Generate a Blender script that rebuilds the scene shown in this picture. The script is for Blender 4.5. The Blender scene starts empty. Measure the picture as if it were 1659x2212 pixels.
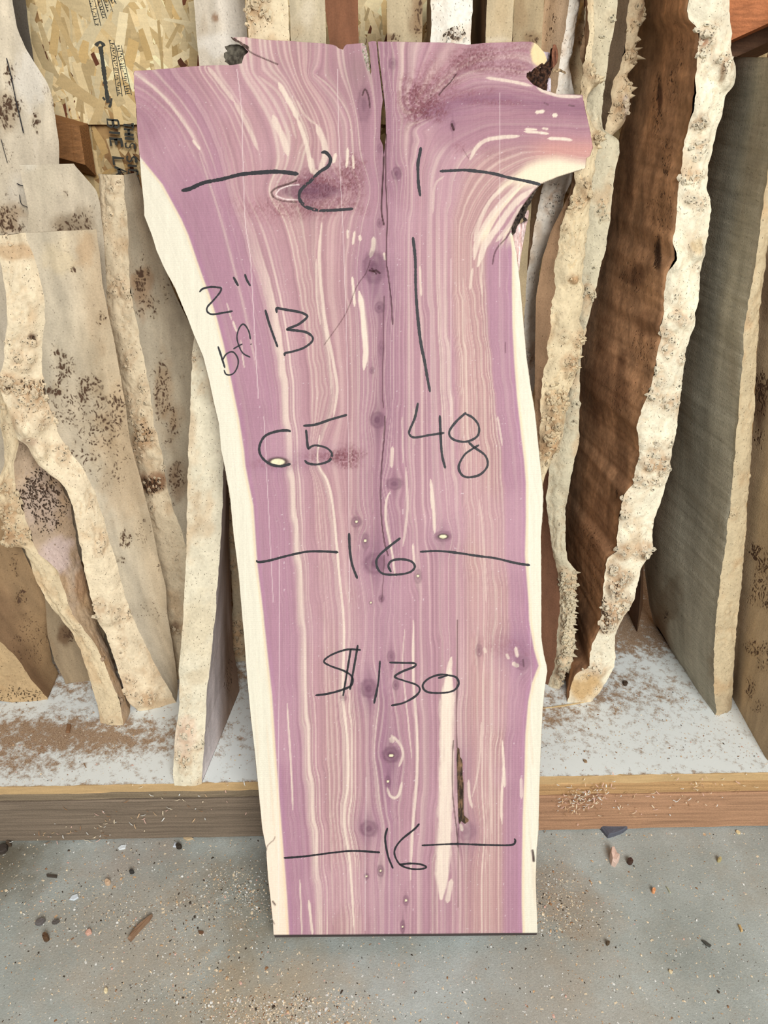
import bpy, math
import numpy as np
from mathutils import Vector, Matrix

# ------------------------------------------------------------------ camera, light, exposure
IN = 0.0254
F = 1660.0; CX = 829.5; CY = 1106.0           # pixels, image taken as 1659 x 2212
PITCH = math.radians(31.0); HC = 43.5          # camera pitch and height (inches)
scene = bpy.context.scene
cam_data = bpy.data.cameras.new('camera')
cam_data.sensor_fit = 'HORIZONTAL'; cam_data.sensor_width = 36.0
cam_data.lens = 36.0 * F / 1659.0
cam_data.clip_start = 0.02
cam = bpy.data.objects.new('camera', cam_data)
scene.collection.objects.link(cam)
cam.location = (0, 0, HC * IN)
cam.rotation_euler = (math.radians(90) - PITCH, 0, 0)
scene.camera = cam

world = bpy.data.worlds.new('sky'); scene.world = world
world.use_nodes = True
wn = world.node_tree.nodes; wl = world.node_tree.links
bg = wn['Background']
wtc = wn.new('ShaderNodeTexCoord'); wsep = wn.new('ShaderNodeSeparateXYZ'); wr = wn.new('ShaderNodeValToRGB')
wl.new(wtc.outputs['Generated'], wsep.inputs[0]); wl.new(wsep.outputs['Z'], wr.inputs[0])
wr.color_ramp.elements[0].position = 0.0; wr.color_ramp.elements[0].color = (0.62, 0.62, 0.60, 1)
wr.color_ramp.elements[1].position = 0.7; wr.color_ramp.elements[1].color = (0.93, 0.97, 1.0, 1)
wl.new(wr.outputs[0], bg.inputs[0]); bg.inputs[1].default_value = 0.57

def area(name, loc, target, sx, sy, power, col):
    d = bpy.data.lights.new(name, 'AREA'); d.shape = 'RECTANGLE'; d.size = sx; d.size_y = sy
    d.energy = power; d.color = col
    o = bpy.data.objects.new(name, d); scene.collection.objects.link(o); o.location = loc
    o.rotation_euler = (Vector(target) - Vector(loc)).to_track_quat('-Z', 'Y').to_euler()
    return o
area('daylight_from_open_door', (0.9, -2.3, 2.7), (0, 1.0, 0.6), 1.9, 1.5, 158, (1.0, 0.99, 0.965))

vs = scene.view_settings
scene.display_settings.display_device = 'sRGB'
vs.view_transform = 'Standard'; vs.look = 'None'; vs.exposure = 0.0; vs.gamma = 1.0
vs.use_curve_mapping = False

# ------------------------------------------------------------------ small tools
rng = np.random.default_rng(7)
SP, CP = math.sin(PITCH), math.cos(PITCH)
ZP = 5.2                                        # top of the platform (inches)

def lin(c):
    c = np.asarray(c, dtype=np.float64) / 255.0
    return np.where(c <= 0.04045, c / 12.92, ((c + 0.055) / 1.055) ** 2.4)

def ray(px, py):
    x = (np.asarray(px, float) - CX) / F; y = -(np.asarray(py, float) - CY) / F
    return x, CP + y * SP, -SP + y * CP

def on_lean(px, py, d, lean, z0=ZP):
    """pixel -> point (inches) on the plane Y = d + (Z - z0) * tan(lean)"""
    dx, dy, dz = ray(px, py); t = math.tan(lean)
    k = (d + (HC - z0) * t) / (dy - dz * t)
    return dx * k, dy * k, HC + dz * k

def on_z(px, py, z):
    dx, dy, dz = ray(px, py); k = (z - HC) / dz
    return dx * k, dy * k

def project(X, Y, Z):
    zc = Y * CP - (Z - HC) * SP
    return CX + F * X / zc, CY - F * (Y * SP + (Z - HC) * CP) / zc

def _hash(ix, iy, seed):
    h = (ix.astype(np.int64) * 374761393 + iy.astype(np.int64) * 668265263 + seed * 974634777) & 0x7fffffff
    h = ((h ^ (h >> 13)) * 1274126177) & 0x7fffffff
    return ((h ^ (h >> 16)) & 0xffff) / 65535.0

def noise2(x, y, seed=0):
    x = np.asarray(x, float); y = np.asarray(y, float)
    ix = np.floor(x); iy = np.floor(y); fx = x - ix; fy = y - iy
    ix = ix.astype(np.int64); iy = iy.astype(np.int64)
    fx = fx * fx * (3 - 2 * fx); fy = fy * fy * (3 - 2 * fy)
    a = _hash(ix, iy, seed); b = _hash(ix + 1, iy, seed); c = _hash(ix, iy + 1, seed); d = _hash(ix + 1, iy + 1, seed)
    return (a * (1 - fx) + b * fx) * (1 - fy) + (c * (1 - fx) + d * fx) * fy

def fbm(x, y, seed=0, oct=3):
    s = 0; a = 1.0; t = 0
    for k in range(oct):
        s = s + a * noise2(np.asarray(x) * 2 ** k, np.asarray(y) * 2 ** k, seed + 17 * k); t += a; a *= 0.5
    return s / t

def sstep(a, b, x):
    t = np.clip((np.asarray(x, float) - a) / (b - a), 0, 1)
    return t * t * (3 - 2 * t)

def mix(a, b, m):
    return a * (1 - m[..., None]) + b * m[..., None]

def link(o, parent=None):
    scene.collection.objects.link(o)
    if parent is not None: o.parent = parent
    return o

def tag(o, label=None, cat=None, group=None, kind=None):
    if label: o['label'] = label
    if cat: o['category'] = cat
    if group: o['group'] = group
    if kind: o['kind'] = kind
    return o

def empty(name, loc_in, label, cat, group=None):
    o = bpy.data.objects.new(name, None); link(o); o.location = [c * IN for c in loc_in]
    o.empty_display_size = 0.05
    return tag(o, label, cat, group, 'thing')

def mesh_obj(name, verts_in, quads, mat, parent=None, col=None, pore=None, smooth=True, tris=None, ngons=None):
    """verts in inches, world space; the mesh is stored relative to its parent's (or its own) base"""
    v = np.asarray(verts_in, dtype=np.float64)
    if parent is not None:
        root = parent
        org = np.zeros(3)
        while root is not None:
            org = org + np.array(root.location); root = root.parent
        org = org / IN
    else:
        org = np.array([v[:, 0].mean(), v[:, 1].mean(), v[:, 2].min()])
    vl = (v - org) * IN
    me = bpy.data.meshes.new(name)
    faces = []
    loops = []; starts = []; n = 0
    parts = []
    if quads is not None and len(quads):
        q = np.asarray(quads, dtype=np.int32); parts.append((q.reshape(-1), 4, len(q)))
    if tris is not None and len(tris):
        q = np.asarray(tris, dtype=np.int32); parts.append((q.reshape(-1), 3, len(q)))
    larr = [p[0] for p in parts]; tot = []
    for p in parts: tot.append(np.full(p[2], p[1], dtype=np.int32))
    if ngons:
        for g in ngons:
            larr.append(np.asarray(g, dtype=np.int32)); tot.append(np.array([len(g)], dtype=np.int32))
    larr = np.concatenate(larr); tot = np.concatenate(tot)
    st = np.concatenate([[0], np.cumsum(tot)[:-1]]).astype(np.int32)
    me.vertices.add(len(vl)); me.vertices.foreach_set('co', vl.astype(np.float32).ravel())
    me.loops.add(len(larr)); me.loops.foreach_set('vertex_index', larr)
    me.polygons.add(len(tot)); me.polygons.foreach_set('loop_start', st); me.polygons.foreach_set('loop_total', tot)
    me.polygons.foreach_set('use_smooth', np.full(len(tot), smooth, dtype=bool))
    me.update(calc_edges=True)
    if col is not None:
        a = me.color_attributes.new('Col', 'FLOAT_COLOR', 'POINT')
        c4 = np.ones((len(vl), 4), dtype=np.float32); c4[:, :3] = np.clip(col, 0.003, 0.95)
        a.data.foreach_set('color', c4.ravel())
    if pore is not None:
        a = me.attributes.new('pore', 'FLOAT', 'POINT'); a.data.foreach_set('value', np.asarray(pore, dtype=np.float32).ravel())
    me.validate()
    o = bpy.data.objects.new(name, me)
    if mat: me.materials.append(mat)
    link(o, parent)
    if parent is None: o.location = org * IN
    return o

def grid_quads(nr, nc, base=0):
    i = np.arange(nr - 1)[:, None] * nc + np.arange(nc - 1)[None, :]
    i = i.ravel() + base
    return np.stack([i, i + 1, i + nc + 1, i + nc], 1)

def smooth_line(pts, step=2.0):
    """Catmull-Rom through the points"""
    p = np.array(pts, float)
    if len(p) < 3: 
        n = max(2, int(np.hypot(*(p[-1] - p[0])) / step)); t = np.linspace(0, 1, n)[:, None]
        return p[0] * (1 - t) + p[-1] * t
    q = np.vstack([2 * p[0] - p[1], p, 2 * p[-1] - p[-2]]); out = []
    for i in range(1, len(q) - 2):
        L = max(2, int(np.hypot(*(q[i + 1] - q[i])) / step))
        t = np.linspace(0, 1, L, endpoint=False)[:, None]
        out.append(0.5 * ((2 * q[i]) + (-q[i - 1] + q[i + 1]) * t + (2 * q[i - 1] - 5 * q[i] + 4 * q[i + 1] - q[i + 2]) * t ** 2
                          + (-q[i - 1] + 3 * q[i] - 3 * q[i + 1] + q[i + 2]) * t ** 3))
    out.append(p[-1:]); return np.vstack(out)

# ------------------------------------------------------------------ materials
def nodes(name):
    m = bpy.data.materials.new(name); m.use_nodes = True
    nt = m.node_tree; return m, nt.nodes, nt.links, nt.nodes['Principled BSDF']

def wood_mat(name, scale=(90, 90, 7), grain=0.35, rough=0.78, bump=0.5, fine=420, pores=True, spec=0.25, fine_amt=0.22, pore_scale=250):
    m, N, L, P = nodes(name)
    at = N.new('ShaderNodeAttribute'); at.attribute_name = 'Col'
    tc = N.new('ShaderNodeTexCoord')
    mp = N.new('ShaderNodeMapping'); mp.inputs['Scale'].default_value = scale; L.new(tc.outputs['Object'], mp.inputs[0])
    n1 = N.new('ShaderNodeTexNoise'); n1.inputs['Scale'].default_value = 1.0; n1.inputs['Detail'].default_value = 5
    L.new(mp.outputs[0], n1.inputs['Vector'])
    n2 = N.new('ShaderNodeTexNoise'); n2.inputs['Scale'].default_value = fine; n2.inputs['Detail'].default_value = 3
    L.new(tc.outputs['Object'], n2.inputs['Vector'])
    a = N.new('ShaderNodeMapRange'); a.inputs[3].default_value = 1 - grain; a.inputs[4].default_value = 1 + grain; L.new(n1.outputs[0], a.inputs[0])
    b = N.new('ShaderNodeMapRange'); b.inputs[3].default_value = 1 - fine_amt; b.inputs[4].default_value = 1 + fine_amt; L.new(n2.outputs[0], b.inputs[0])
    mm = N.new('ShaderNodeMath'); mm.operation = 'MULTIPLY'; L.new(a.outputs[0], mm.inputs[0]); L.new(b.outputs[0], mm.inputs[1])
    vm = N.new('ShaderNodeVectorMath'); vm.operation = 'SCALE'; L.new(at.outputs['Color'], vm.inputs[0]); L.new(mm.outputs[0], vm.inputs['Scale'])
    col = vm.outputs[0]
    hsum = N.new('ShaderNodeMath'); hsum.operation = 'ADD'; L.new(n1.outputs[0], hsum.inputs[0]); L.new(n2.outputs[0], hsum.inputs[1])
    height = hsum.outputs[0]
    if pores:
        pa = N.new('ShaderNodeAttribute'); pa.attribute_name = 'pore'
        nd = N.new('ShaderNodeTexNoise'); nd.inputs['Scale'].default_value = 60; L.new(tc.outputs['Object'], nd.inputs['Vector'])
        mp2 = N.new('ShaderNodeMapping'); mp2.inputs['Scale'].default_value = (1, 1, 0.5); L.new(tc.outputs['Object'], mp2.inputs[0])
        va = N.new('ShaderNodeVectorMath'); va.operation = 'MULTIPLY_ADD'; va.inputs[1].default_value = (.02, .02, .02)
        L.new(nd.outputs['Color'], va.inputs[0]); L.new(mp2.outputs[0], va.inputs[2])
        vo = N.new('ShaderNodeTexVoronoi'); vo.inputs['Scale'].default_value = pore_scale; L.new(va.outputs[0], vo.inputs['Vector'])
        thr = N.new('ShaderNodeMath'); thr.operation = 'MULTIPLY'; L.new(pa.outputs['Fac'], thr.inputs[0]); 
        nz = N.new('ShaderNodeTexNoise'); nz.inputs['Scale'].default_value = 120; L.new(tc.outputs['Object'], nz.inputs['Vector'])
        L.new(nz.outputs[0], thr.inputs[1])
        sub = N.new('ShaderNodeMath'); sub.operation = 'SUBTRACT'; L.new(thr.outputs[0], sub.inputs[0]); L.new(vo.outputs['Distance'], sub.inputs[1])
        mr = N.new('ShaderNodeMapRange'); mr.inputs[1].default_value = -0.16; mr.inputs[2].default_value = 0.16; L.new(sub.outputs[0], mr.inputs[0])
        mx = N.new('ShaderNodeMix'); mx.data_type = 'RGBA'; mx.inputs[7].default_value = (0.085, 0.045, 0.025, 1)
        L.new(mr.outputs[0], mx.inputs[0]); L.new(col, mx.inputs[6]); col = mx.outputs[2]
        h2 = N.new('ShaderNodeMath'); h2.operation = 'MULTIPLY_ADD'; h2.inputs[1].default_value = -2.5
        L.new(mr.outputs[0], h2.inputs[0]); L.new(height, h2.inputs[2]); height = h2.outputs[0]
    L.new(col, P.inputs['Base Color']); P.inputs['Roughness'].default_value = rough
    P.inputs['Specular IOR Level'].default_value = spec
    bp = N.new('ShaderNodeBump'); bp.inputs['Strength'].default_value = bump; bp.inputs['Distance'].default_value = 0.0008
    L.new(height, bp.inputs['Height']); L.new(bp.outputs[0], P.inputs['Normal'])
    return m

M_SAW = wood_mat('sawn_wood', scale=(60, 60, 9), grain=0.30, bump=0.55)
M_LIVE = wood_mat('burl_edge_wood', scale=(45, 45, 45), grain=0.22, bump=1.4, fine=230, rough=0.7, pore_scale=300)
M_BROWN = wood_mat('brown_sawn_wood', scale=(70, 40, 22), grain=0.55, bump=0.6, fine=180, fine_amt=0.35)
M_ROUGH = wood_mat('rough_sawn_wood', scale=(30, 30, 260), grain=0.30, bump=0.9)
M_CEDAR = wood_mat('cedar_face', scale=(350, 60, 40), grain=0.07, bump=0.25, fine=700, pores=False, rough=0.62, fine_amt=0.10)
M_LUMBER = wood_mat('lumber', scale=(5, 260, 260), grain=0.62, bump=1.0, pores=False)
M_LUMBERV = wood_mat('upright_lumber', scale=(140, 140, 8), grain=0.30, bump=0.5, pores=False)
M_BARK = wood_mat('bark', scale=(150, 150, 50), grain=0.6, bump=1.0, fine=300, pores=False, rough=0.9, fine_amt=0.5)
M_CHIP = wood_mat('chips', grain=0.1, pores=False, bump=0.1, rough=0.7)

def flat_mat(name, c, rough=0.6):
    m, N, L, P = nodes(name); P.inputs['Base Color'].default_value = (*lin(c), 1); P.inputs['Roughness'].default_value = rough
    tc = N.new('ShaderNodeTexCoord'); n = N.new('ShaderNodeTexNoise'); n.inputs['Scale'].default_value = 500; n.inputs['Detail'].default_value = 3
    L.new(tc.outputs['Object'], n.inputs['Vector'])
    r = N.new('ShaderNodeValToRGB'); r.color_ramp.elements[0].color = (*(lin(c) * 0.6), 1); r.color_ramp.elements[1].color = (*np.clip(lin(c) * 1.5, 0, 1), 1)
    L.new(n.outputs[0], r.inputs[0]); L.new(r.outputs[0], P.inputs['Base Color'])
    return m
M_INK = flat_mat('black_marker_ink', (20, 18, 26), 0.6)
M_STAMP = flat_mat('stamp_ink', (62, 62, 56), 0.8)
# ------------------------------------------------------------------ the setting
YAW = math.radians(1.35)
def concrete():
    m, N, L, P = nodes('concrete')
    tc = N.new('ShaderNodeTexCoord')
    def noise(s, d=4, r=0.6):
        n = N.new('ShaderNodeTexNoise'); n.inputs['Scale'].default_value = s; n.inputs['Detail'].default_value = d; n.inputs['Roughness'].default_value = r
        L.new(tc.outputs['Object'], n.inputs['Vector']); return n
    def ramp(n, stops):
        r = N.new('ShaderNodeValToRGB'); e = r.color_ramp.elements
        while len(e) < len(stops): e.new(0.5)
        for k, (p, c) in enumerate(stops): e[k].position = p; e[k].color = (*lin(c), 1) if len(c) == 3 else c
        L.new(n.outputs[0], r.inputs[0]); return r
    base = ramp(noise(7, 6), [(0.3, (150, 155, 149)), (0.5, (166, 171, 165)), (0.72, (184, 191, 187))])
    dust = ramp(noise(9.0, 8, 0.7), [(0.50, (0, 0, 0)), (0.68, (255, 255, 255))])
    mx = N.new('ShaderNodeMix'); mx.data_type = 'RGBA'; mx.inputs[7].default_value = (*lin((168, 152, 130)), 1)
    ml = N.new('ShaderNodeMath'); ml.operation = 'MULTIPLY'; ml.inputs[1].default_value = 0.3
    L.new(dust.outputs[0], ml.inputs[0]); L.new(ml.outputs[0], mx.inputs[0]); L.new(base.outputs[0], mx.inputs[6])
    # dark damp smudges
    sm = ramp(noise(4.0, 5), [(0.6, (0, 0, 0)), (0.8, (255, 255, 255))])
    m3 = N.new('ShaderNodeMix'); m3.data_type = 'RGBA'; m3.inputs[7].default_value = (*lin((134, 136, 126)), 1)
    ms = N.new('ShaderNodeMath'); ms.operation = 'MULTIPLY'; ms.inputs[1].default_value = 0.7
    L.new(sm.outputs[0], ms.inputs[0]); L.new(ms.outputs[0], m3.inputs[0]); L.new(mx.outputs[2], m3.inputs[6])
    prev = m3.outputs[2]
    for bx, by, rad, c, a in [(22, 1878, 2.3, (112, 104, 86), .75), (8, 1850, 1.2, (100, 92, 76), .6), (620, 2200, 4.0, (178, 158, 126), .75), (500, 2180, 3.0, (176, 158, 130), .6), (540, 1935, 3.4, (120, 116, 100), .6), (300, 1985, 5.0, (176, 156, 136), .5), (330, 2110, 4.5, (178, 164, 142), .45), (1195, 1925, 2.2, (150, 132, 112), .7), (1240, 1975, 2.4, (168, 146, 122), .6), (1180, 2120, 4.0, (176, 158, 140), .35), (290, 1835, 2.2, (168, 146, 130), .5), (1300, 2200, 4.5, (172, 158, 138), .4)]:
        X_, Y_ = on_z(bx, by, 0)
        g = N.new('ShaderNodeNewGeometry'); wv = N.new('ShaderNodeTexNoise'); wv.inputs['Scale'].default_value = 22; wv.inputs['Detail'].default_value = 6; L.new(g.outputs['Position'], wv.inputs['Vector'])
        dv = N.new('ShaderNodeVectorMath'); dv.operation = 'DISTANCE'; L.new(g.outputs['Position'], dv.inputs[0]); dv.inputs[1].default_value = (float(X_) * IN, float(Y_) * IN, 0)
        ma = N.new('ShaderNodeMath'); ma.operation = 'MULTIPLY_ADD'; ma.inputs[1].default_value = rad * IN * 2.2; L.new(wv.outputs[0], ma.inputs[0]); L.new(dv.outputs['Value'], ma.inputs[2])
        rr = N.new('ShaderNodeMapRange'); rr.inputs[1].default_value = rad * IN * 1.55; rr.inputs[2].default_value = rad * IN * 2.5; rr.inputs[3].default_value = a * (.55 if c[0] > 140 else 1); rr.inputs[4].default_value = 0; L.new(ma.outputs[0], rr.inputs[0])
        mq = N.new('ShaderNodeMix'); mq.data_type = 'RGBA'; mq.inputs[7].default_value = (*lin(c), 1); L.new(rr.outputs[0], mq.inputs[0]); L.new(prev, mq.inputs[6]); prev = mq.outputs[2]
    # sand-sized speckle
    sp = noise(420, 3, 0.7)
    mr = N.new('ShaderNodeMapRange'); mr.inputs[3].default_value = 0.68; mr.inputs[4].default_value = 1.32; L.new(sp.outputs[0], mr.inputs[0])
    sc = N.new('ShaderNodeVectorMath'); sc.operation = 'SCALE'; L.new(prev, sc.inputs[0]); L.new(mr.outputs[0], sc.inputs['Scale'])
    L.new(sc.outputs[0], P.inputs['Base Color']); P.inputs['Roughness'].default_value = 0.75; P.inputs['Specular IOR Level'].default_value = 0.3
    bp = N.new('ShaderNodeBump'); bp.inputs['Strength'].default_value = 0.5; bp.inputs['Distance'].default_value = 0.0015
    L.new(sp.outputs[0], bp.inputs['Height']); L.new(bp.outputs[0], P.inputs['Normal'])
    return m
M_CONC = concrete()

def box(name, x0, x1, y0, y1, z0, z1, mat, parent=None, c=None, bevel=0.06, yaw=0.0, jag=0.0, nx=1):
    """bevelled box, inches; nx > 1 gives it a slightly uneven long face"""
    xs = np.linspace(x0, x1, nx + 1); b = bevel
    prof = np.array([(y0 + b, z0), (y0, z0 + b), (y0, z1 - b), (y0 + b, z1), (y1 - b, z1), (y1, z1 - b), (y1, z0 + b), (y1 - b, z0)])
    V = []
    for i, x in enumerate(xs):
        for k, (y, z) in enumerate(prof):
            dy = (noise2(x * 0.8, k * 3.1, 5) - 0.5) * jag; dz = (noise2(x * 0.9, k * 5.7, 6) - 0.5) * jag
            V.append((x, y + dy, z + dz * .25))
    V = np.array(V, float)
    if yaw:
        c_, s_ = math.cos(yaw), math.sin(yaw); X = V[:, 0].copy(); Y = V[:, 1] - y0
        V[:, 0] = X * c_ - Y * s_; V[:, 1] = y0 + X * s_ + Y * c_
    n = 8; Q = []
    for i in range(nx):
        for k in range(n):
            a = i * n + k; bb = i * n + (k + 1) % n
            Q.append((a, a + n, bb + n, bb))
    ng = [list(range(n)), [nx * n + k for k in range(n)][::-1]]
    col = None
    if c is not None: col = np.tile(lin(c), (len(V), 1))
    return mesh_obj(name, V, Q, mat, parent, col, smooth=False, ngons=ng)

def setting_box(name, *a, **k):
    o = box(name, *a, **k); o['kind'] = 'structure'; return o

fl = setting_box('floor', -170, 170, -130, 120, -4, 0, M_CONC, bevel=0.01)

# back wall of oriented strand board: a darker lower sheet and an upper sheet set just proud of it
WALL = 56.0
def osb_core():
    m, N, L, P = nodes('strand_board'); tc = N.new('ShaderNodeTexCoord')
    n = N.new('ShaderNodeTexNoise'); n.inputs['Scale'].default_value = 40; n.inputs['Detail'].default_value = 5
    L.new(tc.outputs['Object'], n.inputs['Vector'])
    r = N.new('ShaderNodeValToRGB'); r.color_ramp.elements[0].position = .3; r.color_ramp.elements[0].color = (*lin((112, 72, 40)), 1); r.color_ramp.elements[1].position = .7; r.color_ramp.elements[1].color = (*lin((186, 150, 98)), 1)
    L.new(n.outputs[0], r.inputs[0]); L.new(r.outputs[0], P.inputs['Base Color']); P.inputs['Roughness'].default_value = .8
    return m
M_OSB = osb_core()
_, _, zseam = on_lean(235, 269, WALL, 0.0)
wall = setting_box('wall_back', -88, 88, WALL + 0.4, WALL + 4, 0, 100, M_OSB, bevel=0.02)
def strands(name, x0, x1, z0, z1, y, n, tone, parent, seed):
    r = np.random.default_rng(seed)
    cx = r.uniform(x0, x1, n); cz = r.uniform(z0, z1, n)
    L = r.uniform(0.9, 3.4, n); W = r.uniform(0.12, 0.75, n); ang = r.normal(math.pi / 2, 0.55, n)
    k = r.uniform(0, 1, n); sm = k < .07; L[sm] *= .55; W[sm] *= .5
    V = []; Q = []; C = []
    light = lin((250, 232, 188)); tan = lin((206, 172, 112)); dark = lin((112, 66, 44))
    for i in range(n):
        u = np.array([math.cos(ang[i]), math.sin(ang[i])]); v = np.array([-u[1], u[0]])
        yy = y - 0.012 * i / n - 0.004
        jit = r.uniform(-0.25, 0.25, 6); br = 0.66 + 0.52 * r.random()
        pts = [(-.5, -.5 + jit[0]), (-.1, -.5), (.5 + .2 * jit[1], -.4 + jit[2]), (.5, .4 + jit[3]), (.1, .5), (-.5, .5 + jit[4])]
        b = len(V)
        for a, c in pts:
            p = np.array([cx[i], cz[i]]) + u * a * L[i] + v * c * W[i]
            V.append((min(max(p[0], x0), x1), yy, min(max(p[1], z0), z1)))
            cc = (light * k[i] + tan * (1 - k[i])) if k[i] > 0.07 else dark
            C.append(cc * tone * br)
        Q += [(b, b + 1, b + 4, b + 5), (b + 1, b + 2, b + 3, b + 4)]
    o = mesh_obj(name, V, Q, M_CHIPW, parent, np.array(C), smooth=False)
    o['kind'] = 'stuff'; return o
M_CHIPW = wood_mat('wood_strands', scale=(30, 30, 220), grain=0.18, pores=False, bump=0.3, fine_amt=0.15)
up = box('upper_sheet', -60, 60, WALL, WALL + 0.44, zseam, 99, M_OSB, wall, bevel=0.02)
strands('wood_strands', -46, 24, zseam, zseam + 14, WALL, 4600, np.array([1, 1, 1.0]), wall, 3)
strands('wood_strands', -46, 24, zseam - 16, zseam - 0.05, WALL + 0.4, 2300, np.array([.80, .74, .66]), wall, 4)

# stamped lettering and arrow on the strand board
def ribbon(pts_px, w_px, plane, smooth=True, rough=0.0, seed=0, taper=True, step=2.0):
    """px polyline -> vertices and quads of a flat stroke; plane(px,py) gives points"""
    p = smooth_line(pts_px, step) if smooth else np.array(pts_px, float)
    if len(p) < 2: return np.zeros((0, 3)), np.zeros((0, 4), int)
    d = np.gradient(p, axis=0); ln = np.hypot(d[:, 0], d[:, 1]) + 1e-6; nrm = np.stack([-d[:, 1] / ln, d[:, 0] / ln], 1)
    s = np.cumsum(ln)
    w = np.full(len(p), w_px / 2.0) * (1 + rough * (noise2(s * 0.35, s * 0, seed) - 0.5) + 0.25 * (noise2(s * .04, s * 0 + 3, seed) - .5))
    if taper:
        w *= np.clip(0.45 + np.minimum(s - s[0], s[-1] - s) / (w_px * 1.2), 0, 1)
    a = p + nrm * w[:, None]; b = p - nrm * w[:, None]
    P = np.vstack([a, b]); X, Y, Z = plane(P[:, 0], P[:, 1]); V = np.stack([X, Y, Z], 1)
    n = len(p); i = np.arange(n - 1); return V, np.stack([i, i + 1, i + n + 1, i + n], 1)

def strokes(name, lines, w, plane, mat, parent, rough=0.25, seed=0, **k):
    V = []; Q = []; b = 0
    for j, l in enumerate(lines):
        ww = w
        if isinstance(l, tuple) and isinstance(l[1], (int, float)) and isinstance(l[0], list): l, ww = l
        v, q = ribbon(l, ww, plane, rough=rough, seed=seed + j, **k); V.append(v); Q.append(q + b); b += len(v)
    return mesh_obj(name, np.vstack(V), np.vstack(Q), mat, parent, smooth=False)

wp = lambda px, py: on_lean(px, py, WALL - 0.03, 0.0)
GL = {  # letters in a 1 x 1 cell, x right, y down
 'T': [[(0, 0), (1, 0)], [(.5, 0), (.5, 1)]], 'H': [[(0, 0), (0, 1)], [(1, 0), (1, 1)], [(0, .5), (1, .5)]], 'I': [[(.5, 0), (.5, 1)]],
 'S': [[(1, .15), (.8, 0), (.2, 0), (0, .25), (.3, .48), (.7, .52), (1, .75), (.8, 1), (.2, 1), (0, .85)]],
 'D': [[(0, 0), (0, 1), (.6, 1), (1, .7), (1, .3), (.6, 0), (0, 0)]], 'E': [[(1, 0), (0, 0), (0, 1), (1, 1)], [(0, .5), (.8, .5)]],
 'B': [[(0, 0), (0, 1), (.8, 1), (1, .75), (.8, .5), (0, .5)], [(0, 0), (.8, 0), (1, .25), (.8, .5)]], 'L': [[(0, 0), (0, 1), (1, 1)]],
 'A': [[(0, 1), (.5, 0), (1, 1)], [(.2, .65), (.8, .65)]], 'R': [[(0, 1), (0, 0), (.8, 0), (1, .25), (.8, .5), (0, .5)], [(.5, .5), (1, 1)]],
}
def stamp_text(txt, top, bot, wx):
    """text reads downwards, letters turned a quarter clockwise; top/bot: (x of baseline, y)"""
    out = []; n = len(txt)
    for i, ch in enumerate(txt):
        if ch == ' ': continue
        t0 = i / n; t1 = (i + 0.78) / n
        if ch == 'I': t0, t1 = (i + .1) / n, (i + .6) / n
        for l in GL[ch]:
            q = []
            for (gx, gy) in l:
                t = t0 + (t1 - t0) * gx; bx = top[0] + (bot[0] - top[0]) * t; by = top[1] + (bot[1] - top[1]) * t
                q.append((bx + wx * (1 - gy), by + 2.0 * (1 - gy)))
            out.append(q)
    return out
strokes('stamped_lettering', stamp_text('BIE LAR', (231, 258), (254, 402), 24), 5.6, wp, M_STAMP, wall, rough=0.9, smooth=False, taper=False)
strokes('stamped_lettering', stamp_text('THIS SIDE', (266, 264), (280, 396), 20), 4.6, wp, M_STAMP, wall, rough=0.9, smooth=False, taper=False)
strokes('stamped_arrow', [([(217, 100), (224, 150), (229, 190), (234, 222)], 8.5), ([(207, 99), (211, 94), (216, 91), (221, 94), (225, 100)], 7.0),
                          ([(222, 210), (227, 216)], 5.0), ([(241, 212), (239, 224), (236, 232)], 5.0)], 7, wp, M_STAMP, wall, rough=0.5, taper=False)
r_ = np.random.default_rng(5); ls = []
for (x0, y0, x1, y1, wd) in [(236, 86, 254, 208, 10), (250, 98, 272, 205, 12), (191, -6, 206, 56, 12), (208, -10, 222, 40, 8), (220, -10, 233, 26, 11), (235, -8, 243, 8, 8)]:
    n = int((y1 - y0) / 5.2)
    for i in range(n):
        t = i / n; x = x0 + (x1 - x0) * t; y = y0 + (y1 - y0) * t
        for k in range(2):
            a = r_.uniform(0, wd, 2); ls.append([(x + a[0], y + r_.uniform(0, 4)), (x + a[1], y + r_.uniform(0, 4) + 1)])
    ls.append([(x0 + wd, y0), (x1 + wd, y1)])
    ls.append([(x0, y0), (x1, y1)])
strokes('stamped_small_print', ls, 1.5, wp, M_STAMP, wall, rough=0.8, smooth=False, taper=False)

# unseen ceiling and side walls, added to keep light out of the rack's recesses
setting_box('unseen_ceiling', -110, 110, 6, 70, 100, 102, M_OSB, bevel=0.02)
setting_box('unseen_wall_left', -92, -88, 6, 60, 0, 100, M_OSB, bevel=0.02)
setting_box('unseen_wall_right', 88, 92, 6, 60, 0, 100, M_OSB, bevel=0.02)

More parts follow.
